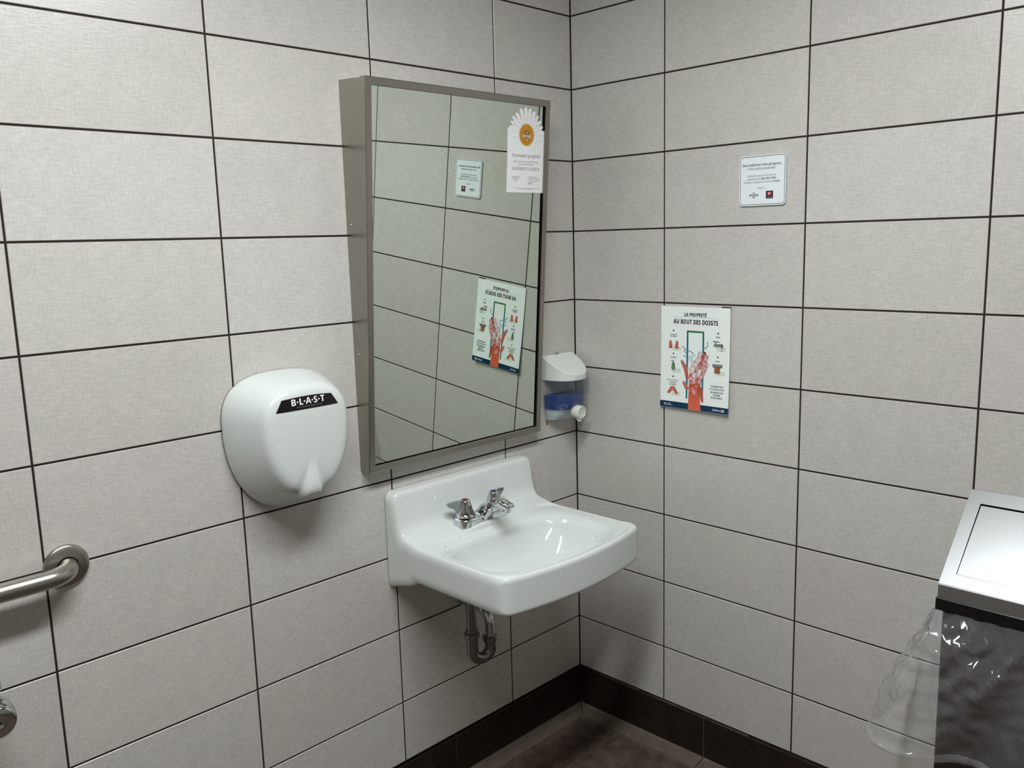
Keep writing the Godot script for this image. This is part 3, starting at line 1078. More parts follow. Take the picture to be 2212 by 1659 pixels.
func add_soap() -> void:
	var t := thing("soap_dispenser", "white-topped clear wall soap dispenser half full of blue soap", "soap dispenser", PC)
	var a := 0.067
	var bz := 0.090
	# cover: straight wall up to a plane that slopes from the wall down to the front
	var top := func(z: float) -> float: return 1.156 - z * 0.60
	var rows := []
	rows.append(d_ring(a, bz, 1.0855))
	rows.append(d_ring(a + 0.0006, bz + 0.0006, 1.087))
	for s in 5:
		var r := d_ring(a + 0.0006, bz + 0.0006, 0.0)
		for k in r.size(): r[k].y = lerpf(1.088, top.call(r[k].z) - 0.0018, s / 4.0)
		rows.append(r)
	var b := MB.new()
	b.grid(rows, false, Vector3(0, 1.1, 0.03))
	var rim := []
	for s in 3:
		var k2 := s / 2.0
		var r := d_ring(a + 0.0006 - 0.0018 * k2, bz + 0.0006 - 0.0018 * k2, 0.0)
		for k in r.size(): r[k].y = top.call(r[k].z) - 0.0018 + 0.0018 * sin(k2 * PI / 2)
		rim.append(r)
	b.grid(rim, false, Vector3(0, 1.09, 0.03))
	var tp: PackedVector3Array = rim[-1]
	var c := Vector3(0, top.call(0.03), 0.03)
	for k in tp.size() - 1: b.flat_tri(c, tp[k], tp[k + 1], Vector3(0, 1.0, 0.03))
	b.flat_tri(c, tp[-1], tp[0], Vector3(0, 1.0, 0.03))
	part("cover", b.mesh(), M.white_plastic, t, "white cover")
	# reservoir: clear shell, front drawn in at the foot
	var clear := mat(Color(0.66, 0.76, 0.84, 0.07), 0.08, 0.0, 0.5)
	clear.transparency = BaseMaterial3D.TRANSPARENCY_ALPHA
	var prof := [[1.0845, 1.0], [1.06, 1.0], [1.04, 1.0], [1.022, 0.995], [1.008, 0.96], [0.994, 0.86], [0.982, 0.74], [0.970, 0.62], [0.963, 0.54], [0.960, 0.46]]
	rows = []
	for p in prof: rows.append(d_ring((a - 0.001) * lerpf(1.0, p[1], 0.25), (bz - 0.0015) * p[1], p[0]))
	part("reservoir", d_solid(rows, Vector3(0, 1.03, 0.03), false).mesh(), clear, t, "clear plastic reservoir")
	var blue := mat(c8(0, 44, 116), 0.15)
	rows = []
	for p in [[1.0405, 0.985], [1.022, 0.98], [1.008, 0.945], [0.999, 0.88]]: rows.append(d_ring((a - 0.004) * lerpf(1.0, p[1], 0.25), (bz - 0.005) * p[1], p[0], 2.4, 40, 0.004))
	part("liquid_soap", d_solid(rows, Vector3(0, 1.02, 0.03)).mesh(), blue, t, "blue liquid soap")
	# pump chamber under the soap
	var milk := mat(c8(196, 204, 206), 0.4)
	rows = []
	for p in [[0.9985, 0.84], [0.985, 0.72], [0.972, 0.58], [0.965, 0.46]]: rows.append(d_ring((a - 0.006) * lerpf(1.0, p[1], 0.3), (bz - 0.008) * p[1], p[0], 2.4, 40, 0.004))
	part("pump_chamber", d_solid(rows, Vector3(0, 0.985, 0.02)).mesh(), milk, t, "milky pump chamber")
	# back plate with its tab above the cover
	b = MB.new()
	b.cbox(Vector3(-0.05, 0.962, 0.0002), Vector3(0.05, 1.150, 0.0028), 0.0008)
	b.cbox(Vector3(-0.012, 1.150, 0.0002), Vector3(0.006, 1.1605, 0.004), 0.001)
	part("back_plate", b.mesh(), mat(c8(150, 156, 156), 0.5), t)
	# push button: stem, wide cap and a drip spout below
	b = MB.new()
	var ax := Transform3D(Basis(Vector3.RIGHT, PI / 2 + 0.10), Vector3(-0.006, 0.996, 0.043))
	b.lathe([Vector2(0.0125, 0.0), Vector2(0.0125, 0.004), Vector2(0.012, 0.023), Vector2(0.0145, 0.025), Vector2(0.0185, 0.030), Vector2(0.0195, 0.033), Vector2(0.0195, 0.053), Vector2(0.0185, 0.056), Vector2(0.0160, 0.0565), Vector2(0.0150, 0.0545), Vector2(0.0, 0.054)], ax, 28)
	b.tube([ax * Vector3(0, 0.045, 0.012), ax * Vector3(0, 0.047, 0.021), ax * Vector3(0, 0.049, 0.028)], [0.0125, 0.0085, 0.0052], 16)
	part("push_button", b.mesh(), mat(c8(228, 229, 220), 0.35), t, "white push button with spout")
	# dried brown soap drip on the wall below
	b = MB.new()
	var pts := PackedVector2Array([Vector2(-0.006, 0.0), Vector2(0.006, 0.001), Vector2(0.0045, -0.006), Vector2(0.004, -0.013), Vector2(0.001, -0.0155), Vector2(-0.003, -0.013), Vector2(-0.0045, -0.006)])
	b.plate(pts, 0.0002, 0.0016, Transform3D(Basis.IDENTITY, Vector3(-0.050, 0.9635, 0)))
	part("dried_drip", b.mesh(), mat(c8(150, 112, 58), 0.4), t, "dried brown soap drip")

# ---------------------------------------------------------------- poster
func cap(im: Image, a: Vector2, b: Vector2, ra: float, rb: float, ca: Color, cb: Color, soft := 1.2, nz: FastNoiseLite = null, foam := 0.0) -> void:
	var R := maxf(ra, rb) + 2.0
	var lo := Vector2(minf(a.x, b.x) - R, minf(a.y, b.y) - R)
	var hi := Vector2(maxf(a.x, b.x) + R, maxf(a.y, b.y) + R)
	var ab := b - a
	var l2 := maxf(ab.length_squared(), 1e-6)
	for y in range(maxi(int(lo.y), 0), mini(int(hi.y) + 1, im.get_height())):
		for x in range(maxi(int(lo.x), 0), mini(int(hi.x) + 1, im.get_width())):
			var p := Vector2(x, y)
			var h := clampf((p - a).dot(ab) / l2, 0.0, 1.0)
			var d := (p - a - ab * h).length() - lerpf(ra, rb, h)
			if d > soft: continue
			var c := ca.lerp(cb, h)
			if nz:
				var q := nz.get_noise_2d(x, y)
				c = c.lerp(c8(238, 230, 230), clampf(foam + q * 0.9, 0.0, 0.8))
				c = c.lerp(c8(140, 66, 60), clampf(-q * 0.8 - 0.05, 0.0, 0.35))
			if d > -3.0 and nz: c = c.lerp(c8(120, 60, 58), 0.45)
			var k := clampf(0.5 - d / soft * 0.5, 0.0, 1.0)
			im.set_pixel(x, y, im.get_pixel(x, y).lerp(c, k))

func box(im: Image, x0: float, y0: float, x1: float, y1: float, c: Color) -> void:
	im.fill_rect(Rect2i(int(x0), int(y0), int(x1 - x0), int(y1 - y0)), c)

func poster_image() -> ImageTexture:
	var w := 612
	var h := 792
	var im := Image.create(w, h, false, Image.FORMAT_RGB8)
	im.fill(c8(246, 252, 250))
	var S := Vector2(w, h)
	var P := func(u: float, v: float) -> Vector2: return Vector2(u, v) * S
	# heading rule
	box(im, 0.19 * w, 0.1025 * h, 0.825 * w, 0.1055 * h, c8(122, 150, 110))
	# pale tinted fields behind the small pictures
	for q in [Vector2(0.19, 0.375), Vector2(0.19, 0.59), Vector2(0.19, 0.82), Vector2(0.835, 0.35), Vector2(0.835, 0.58)]:
		box(im, (q.x - 0.02) * w, (q.y + 0.02) * h, (q.x + 0.11) * w, (q.y + 0.06) * h, c8(220, 230, 214))
	# step dots
	for q in [Vector2(0.186, 0.238), Vector2(0.189, 0.463), Vector2(0.188, 0.689), Vector2(0.833, 0.239), Vector2(0.833, 0.464)]:
		cap(im, q * S, q * S, 7.0, 7.0, c8(70, 92, 40), c8(70, 92, 40))
	# tall frame, green at the top turning to blue
	for y in range(int(0.23 * h), int(0.895 * h)):
		var v := float(y) / h
		var c := c8(38, 122, 72).lerp(c8(20, 108, 140), smoothstep(0.26, 0.42, v)).lerp(c8(34, 126, 110), smoothstep(0.72, 0.88, v))
		if v < 0.2465:
			box(im, 0.384 * w, y, 0.637 * w, y + 1, c)
		else:
			box(im, 0.384 * w, y, 0.410 * w, y + 1, c)
			box(im, 0.613 * w, y, 0.638 * w, y + 1, c)
	var nz := FastNoiseLite.new()
	nz.seed = 21
	nz.frequency = 0.022
	nz.fractal_octaves = 4
	# splashes
	for q in [[0.326, 0.387, 0.36, 0.41], [0.36, 0.41, 0.393, 0.428], [0.35, 0.43, 0.385, 0.455], [0.35, 0.475, 0.38, 0.49], [0.42, 0.425, 0.47, 0.439], [0.47, 0.439, 0.493, 0.482], [0.682, 0.332, 0.69, 0.36], [0.69, 0.36, 0.663, 0.392], [0.65, 0.38, 0.655, 0.40]]:
		cap(im, P.call(q[0], q[1]), P.call(q[2], q[3]), 4.0, 2.0, c8(62, 112, 132), c8(132, 164, 172))
	cap(im, P.call(0.44, 0.50), P.call(0.50, 0.46), 22.0, 10.0, c8(200, 222, 222), c8(214, 230, 230))
	# left hand behind: thumb side and heel
	cap(im, P.call(0.318, 0.535), P.call(0.375, 0.60), 12.0, 20.0, c8(176, 122, 116), c8(196, 110, 96))
	cap(im, P.call(0.375, 0.60), P.call(0.40, 0.69), 18.0, 14.0, c8(196, 110, 96), c8(190, 96, 84))
	cap(im, P.call(0.352, 0.74), P.call(0.395, 0.79), 14.0, 16.0, c8(206, 130, 126), c8(196, 104, 96))
	cap(im, P.call(0.60, 0.79), P.call(0.625, 0.90), 20.0, 12.0, c8(168, 88, 76), c8(190, 110, 96))
	# bottom band
	box(im, 0, 0.9385 * h, w, h, c8(14, 56, 88))
	# arm
	cap(im, P.call(0.518, 1.03), P.call(0.502, 0.80), 58.0, 48.0, c8(224, 112, 82), c8(216, 98, 74))
	# palm
	cap(im, P.call(0.502, 0.80), P.call(0.52, 0.68), 48.0, 58.0, c8(212, 92, 72), c8(206, 96, 84), 1.2, nz, 0.12)
	cap(im, P.call(0.52, 0.68), P.call(0.57, 0.60), 58.0, 56.0, c8(206, 100, 88), c8(204, 120, 112), 1.2, nz, 0.42)
	# fingers
	cap(im, P.call(0.55, 0.58), P.call(0.578, 0.445), 24.0, 17.0, c8(200, 120, 112), c8(186, 120, 120), 1.2, nz, 0.6)
	cap(im, P.call(0.585, 0.58), P.call(0.645, 0.44), 23.0, 15.0, c8(190, 84, 76), c8(150, 54, 56), 1.2, nz, 0.22)
	cap(im, P.call(0.61, 0.60), P.call(0.680, 0.468), 22.0, 14.0, c8(196, 108, 100), c8(196, 128, 124), 1.2, nz, 0.45)
	cap(im, P.call(0.62, 0.64), P.call(0.690, 0.54), 20.0, 12.0, c8(190, 96, 90), c8(206, 150, 148), 1.2, nz, 0.4)
	# foam
	for q in [[0.50, 0.555, 30.0], [0.47, 0.61, 26.0], [0.55, 0.52, 22.0], [0.56, 0.63, 26.0], [0.49, 0.66, 18.0]]:
		cap(im, P.call(q[0], q[1]), P.call(q[0] + 0.02, q[1] - 0.015), q[2], q[2] * 0.7, c8(216, 200, 198), c8(236, 230, 230), 9.0, nz, 0.5)
	# small pictures: wet hands, soap pump, rubbed hands, tap, towel box
	for s in [-1.0, 1.0]:
		cap(im, P.call(0.19 + s * 0.050, 0.352), P.call(0.19 + s * 0.042, 0.396), 13.0, 15.0, c8(206, 116, 98), c8(190, 96, 84))
		cap(im, P.call(0.19 + s * 0.062, 0.405), P.call(0.19 + s * 0.045, 0.385), 8.0, 10.0, c8(196, 104, 90), c8(196, 104, 90))
		cap(im, P.call(0.186 + s * 0.012, 0.805), P.call(0.186 + s * 0.06, 0.85), 17.0, 11.0, c8(204, 130, 104), c8(186, 100, 84))
	cap(im, P.call(0.189, 0.605), P.call(0.189, 0.565), 19.0, 13.0, c8(112, 146, 118), c8(96, 128, 108))
	cap(im, P.call(0.189, 0.55), P.call(0.185, 0.535), 5.0, 5.0, c8(84, 116, 128), c8(84, 116, 128))
	cap(im, P.call(0.185, 0.536), P.call(0.155, 0.533), 4.0, 3.0, c8(96, 132, 150), c8(96, 132, 150))
	cap(im, P.call(0.79, 0.355), P.call(0.89, 0.352), 12.0, 11.0, c8(140, 146, 142), c8(110, 118, 112))
	cap(im, P.call(0.89, 0.352), P.call(0.892, 0.372), 10.0, 9.0, c8(110, 118, 112), c8(130, 136, 132))
	cap(im, P.call(0.80, 0.345), P.call(0.80, 0.322), 6.0, 5.0, c8(128, 134, 130), c8(128, 134, 130))
	cap(im, P.call(0.77, 0.318), P.call(0.845, 0.320), 5.0, 5.0, c8(120, 126, 124), c8(150, 156, 154))
	cap(im, P.call(0.875, 0.395), P.call(0.895, 0.402), 3.0, 3.0, c8(90, 140, 160), c8(90, 140, 160))
	box(im, 0.762 * w, 0.532 * h, 0.905 * w, 0.562 * h, c8(128, 132, 128))
	box(im, 0.775 * w, 0.557 * h, 0.893 * w, 0.566 * h, c8(74, 78, 76))
	box(im, 0.790 * w, 0.562 * h, 0.872 * w, 0.622 * h, c8(156, 102, 66))
	# white flag mark in the band
	box(im, 0.900 * w, 0.9585 * h, 0.945 * w, 0.982 * h, c8(226, 232, 236))
	box(im, 0.920 * w, 0.9585 * h, 0.925 * w, 0.982 * h, c8(14, 56, 88))
	box(im, 0.900 * w, 0.969 * h, 0.945 * w, 0.972 * h, c8(14, 56, 88))
	cap(im, P.call(0.14, 0.962), P.call(0.14, 0.954), 6.0, 1.5, c8(220, 228, 234), c8(220, 228, 234))
	return tex(im)

func add_poster() -> void:
	var w := 0.2165
	var h := 0.279
	var t := thing("hygiene_poster", "white handwashing poster with soapy hands and a dark blue foot band", "poster", Vector3(-0.0012, 1.0235, 0.3158))
	# local x runs along +z of the wall, local z points into the room
	t.basis = Basis(Vector3(0, 0, 1), Vector3(0, 1, 0), Vector3(-1, 0, 0))
	var m := mat(Color(1, 1, 1), 0.32, 0.0, 0.4)
	m.albedo_texture = poster_image()
	# the sheet stands off the wall slightly towards its lower right
	var bow := func(x: float, y: float) -> float: return 0.0016 + 0.006 * pow(1.0 - y / h, 2.0) + 0.0035 * (x / w) * (x / w)
	var b := MB.new()
	var rows := []
	for j in 17:
		var row := PackedVector3Array()
		for i in 13:
			var x := w * i / 12.0
			var y := h * (1.0 - j / 16.0)
			row.append(Vector3(x, y, bow.call(x, y)))
		rows.append(row)
	b.grid(rows, false, Vector3(w / 2, h / 2, -1.0))
	var back := []
	for r in rows:
		var q := PackedVector3Array()
		for p in r: q.append(p - Vector3(0, 0, 0.0005))
		back.append(q)
	var b2 := MB.new()
	b2.grid(back, false, Vector3(w / 2, h / 2, 1.0))
	part("sheet", b.mesh(), m, t)
	part("sheet_back", b2.mesh(), mat(c8(225, 228, 226), 0.5), t)
	var line := func(s: String, cx: float, cy: float, wd: float, ht: float, mm: Material, bold := true) -> void:
		var pp := func(x: float, y: float) -> Array: return [Vector3(x, y, bow.call(x, y) + 0.0004), Vector3(0, 0, 1)]
		lettering(s, cx * w, (1.0 - cy) * h, wd * w, pp, mm, t, true, false, false, ht, 0.5 if ht > 0.008 else 0.0)
	line.call("LA PROPRETÉ", 0.508, 0.071, 0.322, 0.0122, M.letter_black)
	line.call("AU BOUT DES DOIGTS", 0.508, 0.1455, 0.646, 0.0125, M.letter_black)
	line.call("SE MOUILLER", 0.186, 0.277, 0.105, 0.0032, M.letter_black)
	line.call("LES MAINS", 0.187, 0.2945, 0.085, 0.0032, M.letter_black)
	line.call("SAVONNER", 0.190, 0.501, 0.088, 0.0034, M.letter_black)
	line.call("FROTTER LES ONGLES,", 0.186, 0.727, 0.175, 0.0032, M.letter_black)
	line.call("LES MAINS ET", 0.187, 0.748, 0.11, 0.0032, M.letter_black)
	line.call("LES POIGNETS", 0.187, 0.769, 0.11, 0.0032, M.letter_black)
	line.call("RINCER", 0.834, 0.276, 0.066, 0.0036, M.letter_black)
	line.call("SÉCHER", 0.832, 0.502, 0.066, 0.0042, M.letter_black)
	line.call("SOUVENEZ-VOUS", 0.833, 0.744, 0.175, 0.0046, M.letter_black, false)
	line.call("QU'UN BON LAVAGE", 0.833, 0.773, 0.20, 0.0046, M.letter_black, false)
	line.call("DES MAINS DURE", 0.833, 0.801, 0.175, 0.0046, M.letter_black, false)
	line.call("AU MOINS", 0.832, 0.827, 0.10, 0.0046, M.letter_black, false)
	line.call("20 SECONDES!", 0.829, 0.853, 0.16, 0.0046, M.letter_black)
	line.call("Votre", 0.085, 0.962, 0.05, 0.0030, M.letter_white, false)
	line.call("gouvernement", 0.125, 0.975, 0.13, 0.0028, M.letter_white, false)
	line.call("Québec", 0.835, 0.9695, 0.108, 0.0064, M.letter_white, false)
	# black adhesive tab showing above the top right corner
	b = MB.new()
	b.cbox(Vector3(w - 0.027, h - 0.004, 0.0), Vector3(w - 0.001, h + 0.0028, 0.0032), 0.0004)
	part("adhesive_tab", b.mesh(), M.black, t, "black adhesive tab")

# ---------------------------------------------------------------- plaque
func add_plaque() -> void:
	var w := 0.1262
	var h := 0.1225
	var t := thing("notice_plaque", "small square white plaque with rounded corners and a thin dark border line", "sign", Vector3(-0.0004, 1.5570, 0.5505))
	t.basis = Basis(Vector3(0, 0, 1), Vector3(0, 1, 0), Vector3(-1, 0, 0))
	var mid := Transform3D(Basis.IDENTITY, Vector3(w / 2, h / 2, 0))
	var white := mat(c8(236, 243, 246), 0.3)
	var b := MB.new()
	b.plate(rrect_poly(w, h, 0.010), 0.0, 0.0042, mid, Rect2(0, 0, 1, 1), 0.0006)
	part("plate", b.mesh(), white, t)
	# dark edge of the plate's foam backing
	b = MB.new()
	b.plate(rrect_poly(w - 0.001, h - 0.001, 0.0095), -0.0002, 0.0018, mid)
	part("backing", b.mesh(), mat(c8(60, 60, 64), 0.6), t)
	# border line as a thin ring
	b = MB.new()
	var po := rrect_poly(w - 0.0066, h - 0.0066, 0.0075)
	var pi := rrect_poly(w - 0.0088, h - 0.0088, 0.0064)
	for k in po.size():
		var k2 := (k + 1) % po.size()
		var z := Vector3(0, 0, 0.00445)
		b.quad(mid * (Vector3(po[k].x, po[k].y, 0) + z), mid * (Vector3(po[k2].x, po[k2].y, 0) + z), mid * (Vector3(pi[k2].x, pi[k2].y, 0) + z), mid * (Vector3(pi[k].x, pi[k].y, 0) + z), Vector3(0, 0, 1))
	part("border_line", b.mesh(), M.letter_navy, t)
	var line := func(s: String, cx: float, cy: float, wd: float, mm: Material, bold := false, italic := false, ht := 0.0) -> void:
		var pp := func(x: float, y: float) -> Array: return [Vector3(x, y, 0.0045), Vector3(0, 0, 1)]
		lettering(s, cx * w, (1.0 - cy) * h, wd * w, pp, mm, t, bold, true, italic, ht)
	line.call("Des toilettes très propres.", 0.485, 0.198, 0.83, M.letter_navy, true, false)
	line.call("C'est notre promesse.", 0.485, 0.272, 0.60, M.letter_navy, false, true)
	line.call("Donnez-nous votre avis en", 0.485, 0.402, 0.61, M.letter_grey)
	line.call("textant au", 0.292, 0.468, 0.235, M.letter_grey)
	line.call("1.506.305.5593", 0.607, 0.466, 0.36, M.letter_navy, true)
	line.call("Veuillez indiquer la station", 0.410, 0.533, 0.62, M.letter_grey)
	line.call("55431", 0.80, 0.531, 0.135, M.letter_navy, true)
	line.call("Merci.", 0.483, 0.645, 0.142, M.letter_grey)
	var sans := func(x: float, y: float) -> Array: return [Vector3(x, y, 0.0045), Vector3(0, 0, 1)]
	lettering("IRVING", 0.325 * w, (1.0 - 0.784) * h, 0.20 * w, sans, M.letter_navy, t, true, false, false, 0.0052)
	for s in [-1.0, 1.0]:
		var q := MB.new()
		q.plate(PackedVector2Array([Vector2(-0.0048, 0), Vector2(0, s * 0.0030), Vector2(0.0048, 0), Vector2(0.0030, 0), Vector2(0, s * 0.0016), Vector2(-0.0030, 0)]), 0.0042, 0.0045, Transform3D(Basis.IDENTITY, Vector3(0.325 * w, (1.0 - 0.784) * h + s * 0.0040, 0)))
		part("chevron", q.mesh(), M.letter_navy if s > 0 else mat(c8(150, 40, 46), 0.6), t)
	b = MB.new()
	b.plate(rrect_poly(0.0190, 0.0186, 0.0004, 1), 0.0040, 0.0045, Transform3D(Basis.IDENTITY, Vector3(0.659 * w, (1.0 - 0.788) * h, 0)))
	var sq := part("emblem", b.mesh(), mat(c8(20, 24, 44), 0.6), t, "dark square emblem with a red patch")
	b = MB.new()
	b.plate(rrect_poly(0.0118, 0.0098, 0.0028), 0.0040, 0.0047, Transform3D(Basis.IDENTITY, Vector3(0.659 * w, (1.0 - 0.772) * h, 0)))
	part("red_patch", b.mesh(), mat(c8(190, 40, 52), 0.6), sq)
	for q in [[-0.002, 0.0006, 0.0014, 0.0032], [0.0022, 0.0022, 0.0024, 0.0009]]:
		b = MB.new()
		b.plate(rrect_poly(q[2] * 2, q[3] * 2 * 0.7, minf(q[2], q[3]) * 0.65, 3), 0.0046, 0.0049, Transform3D(Basis(Vector3.BACK, 0.5), Vector3(0.659 * w + q[0], (1.0 - 0.772) * h + q[1], 0)))
		part("white_mark", b.mesh(), M.letter_white, sq)
	lettering("Couche-Tard", 0.659 * w, (1.0 - 0.842) * h, 0.0145, func(x: float, y: float) -> Array: return [Vector3(x, y, 0.0048), Vector3(0, 0, 1)], M.letter_white, sq, false, false, false)

# ---------------------------------------------------------------- grab bar
func add_grab_bar() -> void:
	var x0 := -1.478
	var y := 0.909
	var t := thing("grab_bar", "satin steel grab bar with round wall flange left of the hand dryer", "grab bar", Vector3(x0, y, 0))
	var zo := 0.056
	var L := 0.92
	var pts := [Vector3(0, 0, 0.002), Vector3(0, 0, 0.005)]
	pts.append_array(arc(Vector3(-0.050, 0, 0.006), Vector3(1, 0, 0), Vector3(0, 0, 1), 0.050, 0.0, PI / 2, 14))
	pts.append(Vector3(-0.2, 0.0, zo))
	pts.append(Vector3(-L + 0.2, 0.0, zo))
	pts.append_array(arc(Vector3(-L + 0.050, 0, 0.006), Vector3(1, 0, 0), Vector3(0, 0, 1), 0.050, PI / 2, PI, 14))
	pts.append(Vector3(-L, 0, 0.005))
	pts.append(Vector3(-L, 0, 0.002))
	var b := MB.new()
	b.tube(pts, rep(0.0172, pts.size()), 30)
	part("bar", b.mesh(), M.satin, t)
	for x in [0.0, -L]:
		b = MB.new()
		b.lathe([Vector2(0.0190, 0.002), Vector2(0.0190, 0.0112), Vector2(0.0202, 0.0120), Vector2(0.030, 0.0102), Vector2(0.0375, 0.0082), Vector2(0.0400, 0.0066), Vector2(0.041, 0.0040), Vector2(0.041, 0.0004)], Transform3D(Basis(Vector3.RIGHT, PI / 2), Vector3(x, 0, 0)), 44)
		part("flange", b.mesh(), M.satin, t)

# ---------------------------------------------------------------- toilet flush valve, only its stop cap shows
func add_flush_valve() -> void:
	var c := Vector3(-1.652, 0.723, 0.15)
	var t := thing("flush_valve", "chrome toilet flush valve with a round stop cap below the grab bar", "flush valve", c)
	var out := Transform3D(Basis(Vector3.RIGHT, PI / 2), Vector3(0, 0, 0))
	var b := MB.new()
	b.lathe([Vector2(0.0, -0.010), Vector2(0.0030, -0.010), Vector2(0.0032, 0.0042), Vector2(0.0045, 0.0048), Vector2(0.022, 0.005), Vector2(0.026, 0.003), Vector2(0.0285, -0.002), Vector2(0.029, -0.012), Vector2(0.0265, -0.014), Vector2(0.0265, -0.017), Vector2(0.031, -0.020), Vector2(0.032, -0.026), Vector2(0.032, -0.040), Vector2(0.028, -0.044), Vector2(0.022, -0.046), Vector2(0.02, -0.15)], out, 40)
	part("stop_cap", b.mesh(), M.chrome, t, "round chrome cap with a screw hole")
	# upright body behind, with its dome
	b = MB.new()
	b.lathe([Vector2(0.024, -0.02), Vector2(0.024, 0.02), Vector2(0.029, 0.022), Vector2(0.029, 0.034), Vector2(0.024, 0.044), Vector2(0.014, 0.050), Vector2(0.0, 0.052)], Transform3D(Basis.IDENTITY, Vector3(-0.002, 0.004, -0.078)), 32)
	part("body", b.mesh(), M.chrome, t)
	b = MB.new()
	b.tube([Vector3(0, 0, -0.075), Vector3(-0.14, 0, -0.075), Vector3(-0.30, 0, -0.075)], [0.016, 0.016, 0.016], 20)
	part("outlet_pipe", b.mesh(), M.chrome, t)
	b = MB.new()
	b.lathe([Vector2(0.021, 0.014), Vector2(0.03, 0.010), Vector2(0.038, 0.0)], Transform3D(Basis(Vector3.RIGHT, PI / 2), Vector3(0, 0, -0.1495)), 32)
	part("wall_flange", b.mesh(), M.chrome, t)

# ---------------------------------------------------------------- waste bin and its liner
const BZ0 := 1.1265
const BZ1 := 1.5065
func add_bin() -> void:
	var t := thing("waste_bin", "tall waste bin with a sloping stainless steel lid beside the tiled wall", "waste bin", Vector3(-0.1, 0, (BZ0 + BZ1) / 2))
	var sh := func(o: MeshInstance3D) -> MeshInstance3D:
		o.position = -t.position
		return o
	var dark := mat(c8(46, 38, 33), 0.42, 0.0, 0.4)
	var steel := mat(c8(206, 209, 210), 0.34, 1.0)
	var b := MB.new()
	b.cbox(Vector3(-0.178, 0.002, BZ0 + 0.008), Vector3(-0.006, 0.724, BZ1 - 0.008), 0.004)
	sh.call(part("body", b.mesh(), dark, t, "dark bin body"))
	b = MB.new()
	b.cbox(Vector3(-0.190, 0.720, BZ0 - 0.002), Vector3(-0.003, 0.7455, BZ1 + 0.002), 0.001)
	sh.call(part("rim_band", b.mesh(), M.black, t, "black plastic rim band"))
	# lid: sloping top and short upright front; profile in x, y
	var pr := [Vector2(-0.004, 0.7455), Vector2(-0.184, 0.7455), Vector2(-0.184, 0.7725), Vector2(-0.1825, 0.7755), Vector2(-0.008, 0.9335), Vector2(-0.004, 0.9345)]
	b = MB.new()
	var inside := Vector3(-0.07, 0.80, (BZ0 + BZ1) / 2)
	for i in pr.size():
		var p: Vector2 = pr[i]
		var q: Vector2 = pr[(i + 1) % pr.size()]
		if i == 3: continue
		b.flat_quad(Vector3(p.x, p.y, BZ0), Vector3(q.x, q.y, BZ0), Vector3(q.x, q.y, BZ1), Vector3(p.x, p.y, BZ1), inside)
	for z in [BZ0, BZ1]:
		for i in range(1, pr.size() - 1):
			b.flat_tri(Vector3(pr[0].x, pr[0].y, z), Vector3(pr[i].x, pr[i].y, z), Vector3(pr[i + 1].x, pr[i + 1].y, z), inside)
	# sloping top as a border round the flap; the slot beside the flap is a real gap into the hollow lid
	var lo := Vector3(pr[3].x, pr[3].y, 0)
	var up := Vector3(pr[4].x - pr[3].x, pr[4].y - pr[3].y, 0)
	var nn := Vector3(-up.y, up.x, 0).normalized()
	var S := func(u: float, z: float, d := 0.0) -> Vector3: return lo + up * u + Vector3(0, 0, z) - nn * d
	var u0 := 0.115
	var u1 := 0.865
	var z0 := BZ0 + 0.026
	var z1 := BZ1 - 0.026
	b.quad(S.call(0, BZ0), S.call(1, BZ0), S.call(1, z0), S.call(0, z0), nn)
	b.quad(S.call(0, z1), S.call(1, z1), S.call(1, BZ1), S.call(0, BZ1), nn)
	b.quad(S.call(0, z0), S.call(u0, z0), S.call(u0, z1), S.call(0, z1), nn)
	b.quad(S.call(u1, z0), S.call(1, z0), S.call(1, z1), S.call(u1, z1), nn)
	sh.call(part("lid", b.mesh(), steel, t, "stainless steel lid"))
	# flap, hinged at its foot: flush below, pushed in a little at the top
	b = MB.new()
	var g := 0.0012
	b.quad(S.call(u0 + 0.004, z0 + g, 0.0006), S.call(u1 - 0.010, z0 + g, 0.004), S.call(u1 - 0.010, z1 - g, 0.004), S.call(u0 + 0.004, z1 - g, 0.0006), nn)
	sh.call(part("flap", b.mesh(), steel, t, "push flap in the lid"))
	add_liner()

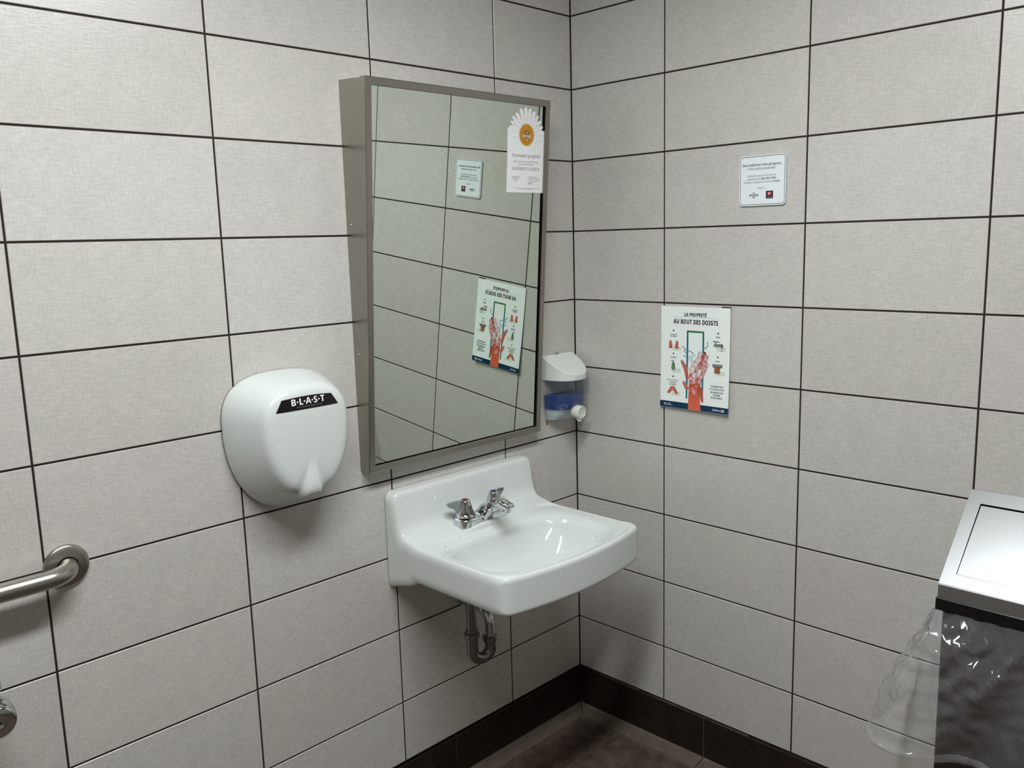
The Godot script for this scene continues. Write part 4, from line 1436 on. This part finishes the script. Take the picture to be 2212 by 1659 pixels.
func add_liner() -> void:
	var t := thing("bin_liner", "crumpled clear plastic bag hanging out from under the bin lid", "plastic bag", Vector3(-0.1, 0.42, BZ0))
	var film := mat(Color(0.86, 0.87, 0.88, 0.10), 0.1, 0.0, 0.8)
	film.transparency = BaseMaterial3D.TRANSPARENCY_ALPHA
	film.cull_mode = BaseMaterial3D.CULL_DISABLED
	var n2 := FastNoiseLite.new()
	n2.seed = 8
	n2.frequency = 1.0
	n2.fractal_type = FastNoiseLite.FRACTAL_NONE
	var rng := RandomNumberGenerator.new()
	rng.seed = 12
	# loop round the bin: wall -> left front corner -> right front corner -> wall
	var path := [Vector2(-0.008, BZ0), Vector2(-0.188, BZ0), Vector2(-0.188, BZ1), Vector2(-0.008, BZ1)]
	var per := [0.18, 0.38, 0.18]
	var tot := 0.74
	var film_at := func(s: float, v: float, bump: float) -> Vector3:
		var k := 0
		var q := s
		while k < 2 and q > per[k]:
			q -= per[k]; k += 1
		var p: Vector2 = path[k].lerp(path[k + 1], q / per[k])
		# outward direction, turned smoothly round the corners
		var a1 := smoothstep(-0.07, 0.07, s - per[0])
		var a2 := smoothstep(-0.07, 0.07, s - per[0] - per[1])
		var dir := Vector2(0, -1).lerp(Vector2(-1, 0), a1).lerp(Vector2(0, 1), a2).normalized()
		var flare := lerpf(0.040, 0.100, 1.0 - a1) * pow(v, 1.1) + 0.002 + 0.016 * sin(v * PI)
		flare += 0.030 * (a1 - a1 * a1) * 4.0 * pow(v, 1.2)
		var r1 := 1.0 - absf(n2.get_noise_2d(s * 7.0 + v * 0.9, v * 0.5 + 3.0)) * 2.0
		var r2 := 1.0 - absf(n2.get_noise_2d(s * 4.5 - v * 2.6 + 20.0, v * 1.1 + s * 3.0)) * 2.0
		var r3 := 1.0 - absf(n2.get_noise_2d(s * 12.0 + v * 5.0 + 50.0, v * 4.0 - s * 7.0)) * 2.0
		var near := exp(-pow((s - per[0]) / 0.15, 2.0)) * (0.5 + 0.5 * exp(-pow((v - 0.25) / 0.3, 2.0)))
		flare += smoothstep(0.0, 0.2, v) * (0.014 * n2.get_noise_2d(s * 4.0, v * 0.8 + 70.0) + 0.013 * r1 + 0.004 * r2) + near * 0.011 * r3
		flare = maxf(flare + bump, 0.0015)
		return Vector3(p.x + dir.x * flare, lerpf(0.7205, 0.418 + 0.005 * n2.get_noise_1d(s * 6.0), v), p.y + dir.y * flare)
	# uneven net of points, crumpled most near the gathered corner
	var NS := 120
	var NT := 34
	var net := []
	for j in NT + 1:
		var row := PackedVector3Array()
		for i in NS + 1:
			var jx := rng.randf_range(-0.38, 0.38) if i > 0 and i < NS else 0.0
			var jy := rng.randf_range(-0.34, 0.34) if j > 0 and j < NT else 0.0
			var v := (j + jy) / NT
			var s := tot * (i + jx) / NS
			var rough := 0.0001 + 0.0020 * exp(-pow((s - per[0] - 0.03) / 0.08, 2.0)) * exp(-pow((v - 0.25) / 0.2, 2.0))
			row.append(film_at.call(s, v, rng.randf_range(-1.0, 1.0) * rough if j > 0 else 0.0))
		net.append(row)
	var inside := Vector3(-0.1, 0.55, (BZ0 + BZ1) / 2)
	var b := MB.new()
	b.grid(net, false, inside)
	var o := part("bag_film", b.mesh(), film, t)
	o.position = -t.position
	# folded hem: a narrow second layer along the foot
	var hem := []
	for j in 5:
		var row := PackedVector3Array()
		for i in 121:
			var v := lerpf(0.945, 1.0, j / 4.0)
			row.append(film_at.call(tot * i / 120.0, v, 0.002 + 0.004 * sin(j / 4.0 * PI)))
		hem.append(row)
	b = MB.new()
	b.grid(hem, false, inside)
	o = part("hem", b.mesh(), film, t)
	o.position = -t.position
